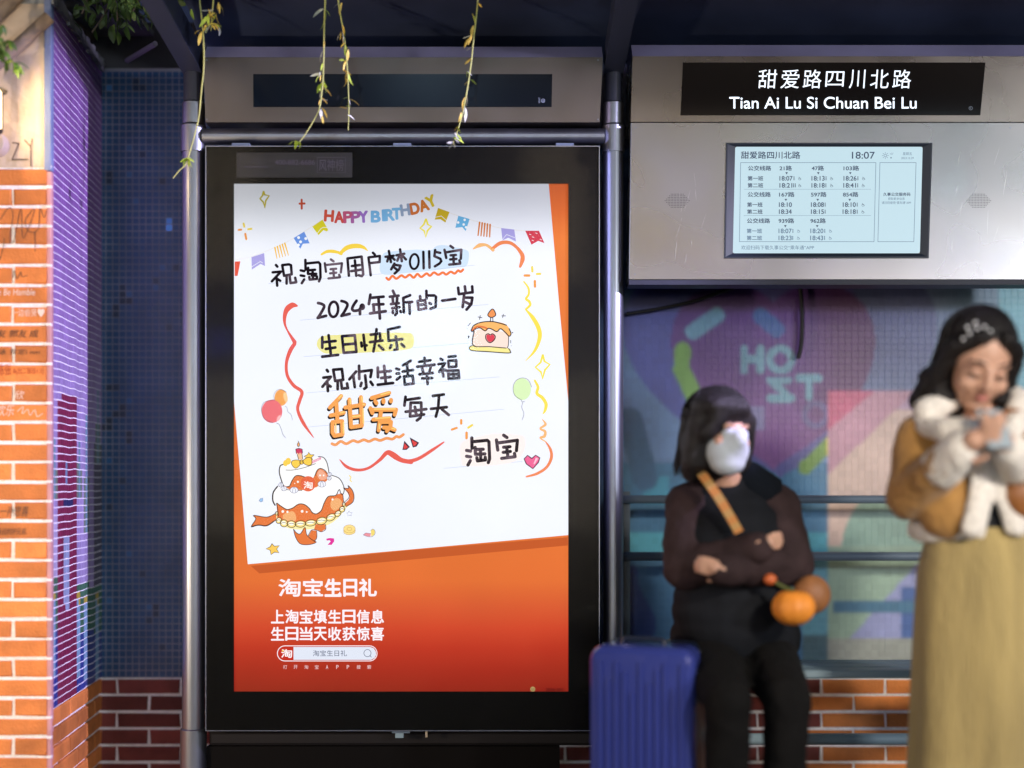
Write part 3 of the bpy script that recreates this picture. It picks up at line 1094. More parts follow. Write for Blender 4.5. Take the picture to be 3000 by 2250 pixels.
quadbox([(596, 168), (602, 358), (1757, 358), (1766, 168)], D, D + 0.22).build("front_case", M_steel, hs, fix=True)
tp = MB()
A_ = [PW(596, 167.6, D), PW(1766, 167.6, D)]
B_ = [Vector((A_[0].x, D + 0.05, Zp(137, D + .05))), Vector((A_[1].x, D + 0.05, Zp(137, D + .05)))]
C_ = [Vector((A_[0].x, D + 0.22, Zp(137, D + .05))), Vector((A_[1].x, D + 0.22, Zp(137, D + .05)))]
D_ = [Vector((A_[0].x, D + 0.22, A_[0].z)), Vector((A_[1].x, D + 0.22, A_[0].z))]
tp.add([A_[0], A_[1], B_[1], B_[0], C_[1], C_[0], D_[1], D_[0]], [(0, 1, 2, 3), (3, 2, 4, 5), (5, 4, 6, 7), (0, 3, 5, 7), (1, 6, 4, 2)])
tp.build("sloping_top", M_bevel, hs)
M_disp = mat("dark_display", (0.003, 0.006, 0.010), 0.10, spec=0.55)
quadbox([(742, 217), (742, 313), (1616, 313), (1618, 217)], D - 0.003, D - 0.0005).build("display", M_disp, hs, fix=True)
mk = Print(D - 0.0042)
mk.ring(1591, 295, 5, 5, 1.4)
mk.text("R", 1589, 292, 1594, 298, rot=-1.57)
mk.text("KENNT", 1572, 291, 1588, 296, rot=-1.57)
mk.build("maker_mark", mat("pale_mark", (0.3, 0.36, 0.45), 0.6), hs)
for px in (606, 1752):
    for py in (176, 350):
        MB().lathe([(0.003, -0.0015), (0.003, 0.0)], q(px, py, D - 0.0003), 10, axis="y").build("screw", M_tube, hs)

# ------------------------------------------------------------------ lit station name sign
M_steel3 = mat("warm_brushed_steel", (0.25, 0.222, 0.19), 0.28, metal=1.0, var=0.06, vscale=3.0, rvar=0.04, ndet=1, bump=.012, bscale=400)
ns_ = empty("station_name_sign", (X(2440), D, Zp(240)), "lit station name sign with white lettering on a black display", "sign")
XR = 3120
quadbox([(1853, 165), (1848, 357.0), (XR, 357.0), (XR, 165)], D, D + 0.22).build("front_case", M_steel3, ns_, fix=True)
tp = MB()
A_ = [PW(1853, 164.6, D), PW(XR, 164.6, D)]
B_ = [Vector((A_[0].x, D + 0.05, Zp(132, D + .05))), Vector((A_[1].x, D + 0.05, Zp(132, D + .05)))]
C_ = [Vector((A_[0].x, D + 0.22, B_[0].z)), Vector((A_[1].x, D + 0.22, B_[0].z))]
D_ = [Vector((A_[0].x, D + 0.22, A_[0].z)), Vector((A_[1].x, D + 0.22, A_[0].z))]
tp.add([A_[0], A_[1], B_[1], B_[0], C_[1], C_[0], D_[1], D_[0]], [(0, 1, 2, 3), (3, 2, 4, 5), (5, 4, 6, 7), (0, 3, 5, 7), (1, 6, 4, 2)])
tp.build("sloping_top", M_bevel, ns_)
M_disp2 = mat("name_display_glass", (0.006, 0.004, 0.004), 0.12, spec=0.4)
quadbox([(2001, 183), (1994, 337), (2872, 337), (2887, 183)], D - 0.003, D - 0.0005).build("display", M_disp2, ns_, fix=True)
tx = Print(D - 0.0045)
for k, ch in enumerate("甜爱路四川北路"):
    x0 = 2221 + k * 65.6
    w = 54 if ch not in "川" else 46
    tx.text(ch, x0 + (60 - w) / 2 - 2, 204 if ch != "四" else 209, x0 + (60 + w) / 2 - 2, 259 if ch != "四" else 254, bold=0.0, skew=0.07)
tx.text("Tian Ai Lu Si Chuan Bei Lu", 2137, 284, 2685, 318, bold=0.016)
tx.build("white_lettering", mat("lit_lettering", (0.8, 0.85, 0.9), 0.5, emit=(0.80, 0.90, 1.0), estr=1.05), ns_)
mk = Print(D - 0.0045)
mk.ring(2844, 317, 5, 5, 1.2); mk.text("R", 2842, 314, 2846, 320)
mk.build("maker_mark", MATS["pale_mark"], ns_)

# ------------------------------------------------------------------ arrivals panel
ap = empty("arrivals_panel", (X(2430), D, Zp(590)), "large steel arrivals panel with a lit timetable screen and two speaker grilles", "panel")
quadbox([(1848, 360), (1842, 818), (XR, 818), (XR, 360)], D - 0.006, D + 0.10).build("steel_face", M_steel2, ap, fix=True)
quadbox([(1842, 819), (1843, 834), (XR, 834), (XR, 819)], D - 0.002, D + 0.09).build("bottom_lip", M_darkmetal, ap, fix=True)
# thin bright left edge fold
quadbox([(1848.3, 360.5), (1842.3, 817.5), (1844.5, 817.5), (1850.5, 360.5)], D - 0.0085, D - 0.006).build("edge_fold", M_tube, ap, fix=True)
fr = MB()
O = [(2128, 418), (2732, 418), (2721, 756), (2122, 756)]
I = [(2154, 430), (2703, 430), (2695, 742), (2147, 742)]
yo, yi = D - 0.012, D - 0.0075
Ov = [PW(a_, b_, yo) for a_, b_ in O]; Iv = [PW(a_, b_, yi) for a_, b_ in I]; Ob = [Vector((v.x, D - .006, v.z)) for v in Ov]
Om = [PW(a_ + (4 if k in (0, 3) else -4), b_ + (4 if k < 2 else -4), yo) for k, (a_, b_) in enumerate(O)]
fr.add(Ov + Om + Iv + Ob, [(i, (i + 1) % 4, 4 + (i + 1) % 4, 4 + i) for i in range(4)] + [(4 + i, 4 + (i + 1) % 4, 8 + (i + 1) % 4, 8 + i) for i in range(4)] +
       [(12 + i, 12 + (i + 1) % 4, (i + 1) % 4, i) for i in range(4)])
fr.build("screen_bezel", mat("screen_bezel_plastic", (0.022, 0.032, 0.05), 0.35), ap, fix=False)
sc_ = Print(D - 0.0072)
R_ = []
for (cx, cy, a0) in ((2162, 438, 180), (2695, 438, 270), (2687, 734, 0), (2155, 734, 90)):
    for k in range(5):
        an = math.radians(a0 + k * 22.5); R_.append((cx + 9 * math.cos(an), cy + 9 * math.sin(an)))
sc_.poly(R_)
screen = sc_.build("screen", mat("lcd_screen", (0.05, 0.06, 0.06), 0.3, emit=lin(194, 223, 234), estr=0.95), ap)
T5 = Z(1800, 0, 1.8433)
ink = Print(D - 0.0080)
ink.text("甜爱路四川北路", 684, 818, 1003, 857, T=T5, bold=0.02)
ink.text("18:07", 1283, 820, 1406, 857, T=T5, bold=0.015)


def row_text(y, items, h=26):
    for s_, x0, x1 in items: ink.text(s_, x0, y - h / 2, x1, y + h / 2, T=T5, bold=0.03)


row_text(908, [("公交线路", 722, 846), ("21路", 892, 958), ("47路", 1066, 1131), ("103路", 1238, 1321)])
row_text(963, [("第一班", 720, 803), ("18:07", 892, 962), ("18:13", 1065, 1135), ("18:26", 1238, 1307)], 24)
row_text(1001, [("第二班", 720, 803), ("18:21", 892, 960), ("18:18", 1065, 1135), ("18:41", 1237, 1304)], 24)
row_text(1050, [("公交线路", 720, 844), ("167路", 890, 972), ("597路", 1062, 1145), ("854路", 1235, 1317)])
row_text(1105, [("第一班", 717, 800), ("18:10", 889, 958), ("18:08", 1062, 1131), ("18:10", 1234, 1303)], 24)
row_text(1143, [("第二班", 717, 800), ("18:34", 889, 957), ("18:15", 1062, 1131), ("18:18", 1233, 1303)], 24)
row_text(1192, [("公交线路", 716, 840), ("939路", 887, 970), ("962路", 1059, 1141)])
for xx, yy in ((930, 935), (1101, 935), (1274, 935), (926, 1079), (1098, 1079), (1271, 1079), (923, 1221), (1095, 1221)):
    ink.poly([(xx - 7, yy - 5), (xx + 7, yy - 5), (xx, yy + 7)], T5)


def figure(x, y):     # little standing figure
    ink.disc(*T5(x, y - 8), 1.5); ink.line([(x, y - 3), (x, y + 9)], 2.2, T5)


def chair(x, y):      # wheelchair mark
    ink.ring(x, y + 3, 6, 6, 0.8, T5, 10); ink.line([(x - 3, y - 8), (x - 2, y), (x + 5, y), (x + 8, y + 6)], 1.0, T5)


for xx, yy in ((970, 963), (1143, 963), (1315, 963), (968, 1001), (977, 1001), (1142, 1001), (1314, 1001), (1138, 1105), (1311, 1105), (1138, 1143), (1311, 1143)):
    figure(xx, yy)
for xx, yy in ((1000, 963), (1172, 963), (1345, 963), (1000, 1001), (1172, 1001), (1343, 1001), (1342, 1105), (1341, 1143)):
    chair(xx, yy)
ink.text("久事公交服务码", 1452, 1040, 1598, 1058, T=T5, bold=0.03)
ink.build("screen_text", mat("lcd_text", (0.01, 0.01, 0.01), 0.5, emit=lin(36, 54, 88), estr=1.0), ap)
ink_main = ink
ink = Print(D - 0.0080)
row_text(1247, [("第一班", 715, 797), ("18:07", 887, 957), ("18:20", 1059, 1128)], 24)
row_text(1285, [("第二班", 715, 797), ("18:23", 887, 957), ("18:43", 1058, 1127)], 24)
ink.text("欢迎扫码下载久事公交“乘车通”APP", 685, 1325, 1078, 1348, T=T5)
ink.text("获取更多信息", 1478, 1066, 1568, 1080, T=T5)
ink.text("请扫码使用“乘车通”APP", 1444, 1087, 1602, 1102, T=T5)
ink.text("星期五", 1558, 822, 1607, 838, T=T5)
ink.text("2023.12.29", 1549, 848, 1616, 859, T=T5)
ink.text("12°", 1489, 825, 1508, 835, T=T5)
for xx, yy in ((964, 1247), (1136, 1247), (963, 1285), (1135, 1285)): figure(xx, yy)
for xx, yy in ((994, 1247), (1166, 1247), (993, 1285), (1165, 1285)): chair(xx, yy)
ink.ring(1463, 840, 7, 7, 1.2, T5, 14)
for k in range(8):
    an = k * math.pi / 4
    ink.line([(1463 + 12 * math.cos(an), 840 + 12 * math.sin(an)), (1463 + 17 * math.cos(an), 840 + 17 * math.sin(an))], 1.2, T5)
ink.disc(*T5(1494, 852), 2)
for P_ in ([(682, 878), (1412, 878), (1402, 1305), (675, 1305), (682, 878)], [(1434, 878), (1629, 878), (1617, 1305), (1423, 1305), (1434, 878)]):
    ink.line(P_, 1.3, T5)
ink.line([(700, 1022), (1385, 1022)], 0.7, T5); ink.line([(698, 1164), (1385, 1164)], 0.7, T5)
ink.build("screen_text", mat("lcd_text_pale", (0.01, 0.01, 0.01), 0.5, emit=lin(84, 112, 142), estr=1.0), ap)
# speaker grilles: hexagonal fields of punched holes
for gx in (1984, 2867):
    g_ = Print(D - 0.0063)
    for r_ in range(9):
        nn = (9, 11, 13, 15, 16, 15, 13, 11, 9)[r_] if False else 9 + 2 * min(r_, 8 - r_)
        for k in range(nn):
            g_.disc(gx + (k - (nn - 1) / 2) * 4.4, 588 + (r_ - 4) * 4.8, 1.25, n=6)
    g_.build("speaker_grille", mat("punched_hole", (0.01, 0.012, 0.02), 0.9), ap, kind="stuff")
# scratches in the steel
scr = Print(D - 0.0062)
rr = random.Random(5)
for k in range(22):
    x0 = rr.choice((rr.gauss(2045, 45), rr.gauss(2045, 45), rr.uniform(2790, 2960))); y0 = rr.uniform(430, 790)
    L0 = rr.uniform(12, 75); a0 = rr.gauss(1.75, 0.16)
    scr.line([(x0, y0), (x0 + L0 * math.cos(a0) * .5, y0 + L0 * math.sin(a0) * .5 + rr.uniform(-2, 2)), (x0 + L0 * math.cos(a0), min(y0 + L0 * math.sin(a0), 812))], [0.2, rr.uniform(.4, .9), 0.15], sm=True)
scr.build("scratches", mat("bright_scratch", (0.55, 0.54, 0.52), 0.4, metal=1.0), ap, kind="stuff")
for px, py in ((1862, 374), (1860, 804), (2960, 374)):
    MB().lathe([(0.0032, -0.0015), (0.0032, 0.0)], q(px, py, D - 0.006), 10, axis="y").build("screw", M_tube, ap)

# ------------------------------------------------------------------ rails and bench behind the waiting people
rl = empty("shelter_rail", (X(2400, 4.75), 4.75, 0), "dark horizontal steel rails behind the waiting people", "railing")
for py, h in ((1463, 24), (1630, 26)):
    y = 4.74
    MB().tube([(X(1825, y), y, Zp(py, y)), (3.2, y, Zp(py, y))], h / 2 * y / F, 14).build("rail", M_rail, rl, smooth=True)
for px in (1822, 3060):
    MB().box(X(px, 4.75), X(px, 4.75) + 0.03, 4.755, 4.785, 0, Zp(1440, 4.75)).build("upright", M_rail, rl)
bn = empty("bench", (X(2400, 4.3), 4.3, 0), "grey metal slat bench with a lower foot rail under the mural", "bench")
for k in range(3):
    y = 4.14 + k * 0.09
    MB().box(X(1850, 4.2), 3.1, y, y + 0.075, 0.534, 0.559, ch=0.004).build("seat_slat", M_slat, bn)
y = 4.34
MB().tube([(X(1840, y), y, Zp(2165, y)), (3.1, y, Zp(2165, y))], 0.019, 12).build("foot_rail", M_slat, bn, smooth=True)
for px in (1880, 3100):
    MB().box(X(px, 4.25), X(px, 4.25) + 0.04, 4.16, 4.38, 0, 0.534).build("leg", M_rail, bn)
# drooping black cables on the mural
for P_ in ([(1835, 920), (1930, 905), (2040, 880), (2150, 842)], [(2345, 842), (2350, 930), (2347, 1010), (2338, 1050)]):
    pts = catmull([PW(a_, b_, YB - 0.03) for a_, b_ in P_], 8)
    o = MB().tube(pts, 0.008, 8).build("cable", mat("cable_rubber", (0.01, 0.01, 0.014), .6), smooth=True)
    tag(o, "black cable sagging across the top corner of the mural" if P_[0][0] < 2000 else "black cable hanging straight down over the heart mural", "cable")

# ------------------------------------------------------------------ advertising light box
lb = empty("advertising_light_box", (X(1180), D, Zp(2142)), "tall black framed light box with the glowing orange and white birthday poster", "light box")
YL = 4.494


def qb(x0, y0, x1, y1, ya, yb, ch=0.0):
    return MB().box(X(x0, ya), X(x1, ya), ya, yb, Zp(y1, ya), Zp(y0, ya), ch=ch)


# case sides, back, thin metal frame
qb(604, 429, 1755, 2140, YL + 0.035, YL + 0.11).build("case", M_darkmetal, lb)
for r4 in ((602, 427, 1757, 429.4), (602, 2139.8, 1757, 2142), (602, 429.5, 604.2, 2139.7), (1754.8, 429.5, 1757, 2139.7)):
    qb(*r4, YL - 0.003, YL + 0.034).build("frame", mat("thin_frame_metal", (0.45, 0.5, 0.65), 0.25, metal=1.0) if "thin_frame_metal" not in MATS else MATS["thin_frame_metal"], lb)
for r4 in ((604.4, 429.6, 1754.6, 537.8), (604.4, 2026.2, 1754.6, 2139.6), (604.4, 537.9, 685, 2026.1), (1665, 537.9, 1754.6, 2026.1)):
    qb(*r4, YL, YL + 0.004).build("black_border", M_black, lb)
gm = bpy.data.materials.new("cover_glass"); gm.use_nodes = True
N, L = gm.node_tree.nodes, gm.node_tree.links
N.clear()
o_ = N.new("ShaderNodeOutputMaterial"); mx = N.new("ShaderNodeMixShader"); tr = N.new("ShaderNodeBsdfTransparent"); gl = N.new("ShaderNodeBsdfGlossy")
gl.inputs["Roughness"].default_value = 0.02; fz = N.new("ShaderNodeFresnel"); fz.inputs["IOR"].default_value = 1.11
L.new(fz.outputs[0], mx.inputs[0]); L.new(tr.outputs[0], mx.inputs[1]); L.new(gl.outputs[0], mx.inputs[2]); L.new(mx.outputs[0], o_.inputs[0])
qb(604.3, 429.6, 1754.7, 2139.6, YL - 0.0028, YL - 0.0012).build("glass", gm, lb)
# clamps on top and the lock underneath
for px in (705, 1178, 1655):
    qb(px - 26, 419, px + 26, 426.6, YL + 0.01, YL + 0.03).build("clamp", M_rail, lb)
qb(1148, 2143, 1200, 2148, YL + 0.005, YL + 0.03).build("lock_plate", M_rail, lb)
qb(1158, 2148.4, 1182, 2162, YL + 0.008, YL + 0.028).build("lock", M_slat, lb)
qb(1246, 2143, 1252, 2160, YL + 0.008, YL + 0.02).build("pin", mat("brassy", (0.5, 0.42, 0.3), .5), lb)
tb = MB().box(X(612, 4.56), X(1765, 4.56), 4.56, 4.62, Zp(2185, 4.56), Zp(2143, 4.56), ch=.01).build("bottom_beam", mat("beam_black", (0.016, 0.014, 0.015), .7, spec=.2), lb)

MB().box(X(606, 4.57), X(1640, 4.57), 4.57, 4.61, 0.0, Zp(2187, 4.57)).build("shade_panel", mat("shade_panel_black", (0.007, 0.006, 0.006), .9, spec=.1), lb)  # dark panel added in place of the shade under the light box
# information plate on the black border
pl = qb(693, 447, 1032, 520, YL - 0.0001, YL + 0.002) if False else qb(693, 447, 1032, 520, YL - 0.0011, YL - 0.0001)
pl.build("plate", mat("plate_grey", (0.022, 0.021, 0.027), 0.5), lb, label="dim grey plate with a telephone number")
pt = Print(YL - 0.0032)
T3 = Z(500, 0, 2.7653)
pt.text("400-882-6686", 845, 1295, 1168, 1335, T=T3, bold=.03)
pt.text("风神榜", 1200, 1290, 1400, 1385, T=T3, bold=.012)
pt.line([(1188, 1275), (1415, 1275), (1415, 1400), (1188, 1400), (1188, 1275)], 1.4, T3)
pt.line([(595, 1352), (785, 1352)], 2.2, T3)
pt.line([(640, 1330), (690, 1285), (720, 1320), (745, 1335)], 1.4, T3, sm=True)
pt.disc(*T3(555, 1338), 1.5); pt.disc(*T3(1450, 1336), 1.5)
pt.build("plate_print", mat("plate_ink", (0.05, 0.045, 0.055), 0.6), lb)

# ------------------------------------------------------------------ poster: orange sheet + white letter + art
YS = 4.4998
poster = None
om = bpy.data.materials.new("orange_sheet"); om.use_nodes = True
N, L = om.node_tree.nodes, om.node_tree.links
p = N["Principled BSDF"]; p.inputs["Base Color"].default_value = (0.1, 0.03, 0.01, 1); p.inputs["Specular IOR Level"].default_value = 0
geo = N.new("ShaderNodeNewGeometry"); sp = N.new("ShaderNodeSeparateXYZ"); L.new(geo.outputs["Position"], sp.inputs[0])
mr = N.new("ShaderNodeMapRange"); mr.inputs["From Min"].default_value = Zp(2026); mr.inputs["From Max"].default_value = Zp(538)
L.new(sp.outputs["Z"], mr.inputs["Value"])
cr = N.new("ShaderNodeValToRGB"); L.new(mr.outputs[0], cr.inputs[0])
st_ = [(2026, (138, 26, 22)), (1965, (160, 32, 26)), (1900, (184, 44, 32)), (1840, (205, 66, 42)), (1780, (214, 88, 50)), (1700, (226, 112, 54)), (1580, (226, 116, 54)), (1400, (214, 104, 48)), (1000, (222, 118, 58)), (700, (228, 122, 52)), (620, (200, 92, 34)), (538, (168, 70, 22))]
els = cr.color_ramp.elements
for k, (py, c3) in enumerate(st_):
    t = (2026 - py) / (2026 - 538)
    e = els[k] if k < 2 else els.new(t)
    e.position = t; e.color = (*lin(*c3), 1)
nn = N.new("ShaderNodeTexNoise"); nn.inputs["Scale"].default_value = 2.2; L.new(geo.outputs["Position"], nn.inputs["Vector"])
m2 = N.new("ShaderNodeMapRange"); m2.inputs["To Min"].default_value = 0.82; m2.inputs["To Max"].default_value = 1.12; L.new(nn.outputs["Fac"], m2.inputs["Value"])
L.new(cr.outputs[0], p.inputs["Emission Color"]); L.new(m2.outputs[0], p.inputs["Emission Strength"])
ps = Print(YS)
ps.poly([(684, 532), (1670, 532), (1667, 2032), (676, 2032)])
poster = ps.build("poster", om, lb, label="backlit poster with an orange ground fading to deep red")


def art(name, color, d_layer, fn, worn=0.0, par=None):
    P_ = Print(YS - 0.0002 * d_layer)
    fn(P_)
    return P_.build(name, printm(color, worn), poster)


def soft(P_):
    P_.poly([(735, 1658), (1200, 1612), (1664, 1574), (1664, 1598), (1200, 1640), (760, 1680)])
art("printed_sheet_shadow", (196, 92, 46), 1, soft)  # drop shadow of the letter sheet, printed as darker orange
art("printed_letter_sheet", (240, 244, 254), 2, lambda P_: P_.poly([(684, 532), (1607, 532), (1637, 880), (1666, 1187), (1666, 1567.5), (726, 1653), (685, 1169)]))

Z1, Z2, Z3, Z4, Z5, Z6, Z7 = Z(680, 520, 4.148), Z(1150, 520, 3.771), Z(680, 880, 3.77), Z(1150, 880, 3.191), Z(680, 1270, 4.254), Z(680, 1640, 3.858), Z(1160, 1350, 2.2125)


def rules(P_):
    for (x0, y0, x1, y1) in ((786, 831, 1120, 802), (1272, 789, 1390, 777), (880, 938, 1430, 892), (890, 1045, 1375, 1005), (898, 1151, 1463, 1104), (902, 1251, 1476, 1199), (1301, 1372, 1530, 1352)):
        P_.line([(x0, y0), (x1, y1)], 0.9)
art("ruled_lines", (176, 190, 218), 3, rules)
art("highlighter", (206, 226, 246), 3, lambda P_: (P_.poly([(400, 700), (420, 320), (640, 250), (900, 230), (1120, 215), (1400, 225), (1500, 150), (1650, 125), (1850, 160), (2100, 220), (2170, 300), (2120, 540), (1900, 580), (1420, 640), (900, 690)], Z(1060, 700, 6.9125), sm=True)))
art("highlighter", (238, 232, 152), 4, lambda P_: P_.poly([(60, 520), (160, 340), (560, 300), (1200, 262), (1950, 255), (2130, 300), (2150, 520), (1950, 630), (1000, 690), (420, 710), (190, 680)], Z(920, 940, 7.373), sm=True))
art("highlighter", (252, 240, 236), 4, lambda P_: P_.poly([(100, 500), (500, 330), (1100, 200), (1700, 230), (1990, 330), (1930, 800), (1500, 1080), (300, 1170), (110, 1000)], Z(1340, 1250, 10.055), sm=True))

# --- hand lettering -------------------------------------------------------
K = (26, 20, 26)


def L1(P_):
    T = Z(780, 710, 7.373); w = 8.0
    S = lambda *p_: P_.line(p_, w, T)
    S((210, 490), (240, 525)); S((140, 648), (318, 632), (122, 842)); S((222, 745), (237, 935)); S((240, 790), (303, 830))
    S((345, 492), (490, 475), (535, 495), (550, 690), (385, 722), (345, 492)); S((440, 720), (440, 890)); S((505, 720), (525, 880), (647, 862), (625, 765))
    S((845, 380), (850, 592)); S((870, 455), (1130, 430), (1165, 470), (1172, 760), (1140, 842)); S((745, 605), (820, 622)); S((745, 715), (822, 727)); S((820, 800), (768, 882))
    S((905, 550), (900, 672)); S((930, 602), (1055, 592)); S((905, 682), (1080, 680)); S((1000, 600), (1010, 790)); S((930, 750), (940, 805), (1095, 790), (1095, 735)); S((985, 720), (1060, 720))
    S((1755, 350), (1785, 720)); S((1755, 348), (2060, 308), (2095, 690), (2065, 730), (2000, 712)); S((1915, 390), (1945, 722)); S((1850, 512), (2020, 490)); S((1835, 622), (2050, 590))
    T = Z(1060, 700, 6.9125); w = 7.8
    S = lambda *p_: P_.line(p_, w, T)
    S((225, 280), (265, 318)); S((135, 375), (365, 345), (360, 468), (165, 490)); S((135, 375), (180, 735))
    S((548, 245), (590, 470)); S((480, 362), (645, 340)); S((540, 372), (515, 455)); S((590, 350), (665, 422))
    S((775, 212), (810, 450)); S((700, 332), (860, 300)); S((760, 340), (720, 440)); S((815, 330), (893, 415))
    S((660, 500), (595, 615)); S((660, 522), (785, 542), (752, 622), (665, 700)); S((650, 572), (718, 628))
    P_.ring(1063, 458, 88, 150, 7.0, T, rot=0.06)
    S((1246, 262), (1253, 595)); S((1364, 250), (1371, 582)); S((1485, 225), (1470, 350), (1590, 402), (1610, 450), (1570, 500), (1480, 555)); S((1490, 262), (1588, 282))
    S((1795, 142), (1850, 182)); S((1675, 220), (1710, 385)); S((1705, 272), (2015, 220), (2005, 400)); S((1800, 332), (1905, 325)); S((1790, 415), (1915, 405)); S((1855, 330), (1862, 515)); S((1770, 520), (1990, 500)); S((1975, 435), (1992, 482))
art("hand_lettering", K, 5, L1, 0.75)


def L1b(P_):
    T = Z(780, 710, 7.373); S = lambda *p_: P_.line(p_, 7.2, T)
    S((1395, 368), (1455, 410)); S((1265, 450), (1290, 635)); S((1290, 490), (1635, 452), (1612, 650)); S((1390, 580), (1510, 570)); S((1380, 670), (1512, 655)); S((1450, 580), (1462, 765)); S((1345, 780), (1590, 755)); S((1575, 700), (1592, 745))
art("hand_lettering", (58, 48, 58), 5, L1b, 1.0)


def L2(P_):
    T = Z(910, 820, 8.848); w = 8.7
    S = lambda *p_: P_.line(p_, w, T, sm=False)
    C_ = lambda *p_: P_.line(p_, w, T, sm=True)
    C_((195, 600), (290, 625), (352, 690), (262, 870), (185, 985)); S((185, 985), (402, 930))
    P_.ring(595, 763, 118, 196, 8.4, T, rot=0.05)
    C_((800, 548), (905, 580), (955, 655), (880, 815), (800, 932)); S((800, 932), (1012, 880))
    C_((1190, 540), (1110, 660), (1078, 755), (1130, 800), (1240, 785), (1310, 750)); P_.disc(*T(1338, 697), 8.6, 10.2); S((1280, 740), (1280, 888))
    S((1550, 382), (1510, 625)); S((1560, 465), (1890, 435)); S((1620, 640), (1885, 630)); S((1632, 650), (1642, 840)); S((1542, 870), (1945, 812)); S((1760, 480), (1796, 1000))
    T = Z(1120, 820, 7.9); w = 8.4
    S = lambda *p_: P_.line(p_, w, T)
    S((245, 252), (290, 350)); S((175, 390), (375, 365)); S((240, 420), (250, 522)); S((345, 420), (335, 520)); S((202, 560), (380, 540)); S((230, 655), (398, 630)); S((320, 560), (337, 775), (297, 812)); S((245, 722), (245, 765)); S((420, 722), (432, 745))
    S((643, 355), (485, 420), (500, 750)); S((520, 522), (690, 510)); S((628, 530), (636, 785))
    S((875, 378), (880, 460)); S((1020, 255), (1025, 430)); S((815, 492), (990, 470), (1015, 660), (842, 692), (815, 492)); S((830, 580), (1000, 565))
    S((1030, 362), (1200, 360), (1242, 395), (1237, 620), (1115, 670)); S((1092, 538), (1125, 558)); S((1385, 482), (1690, 440))
    S((1755, 182), (1772, 330), (2090, 285)); S((1910, 150), (1930, 300)); S((2080, 150), (2090, 290)); S((1895, 330), (1860, 630)); S((1920, 410), (2085, 412), (2060, 560), (1950, 688)); S((1920, 512), (2015, 558))
art("hand_lettering", (40, 30, 40), 5, L2, 0.7)


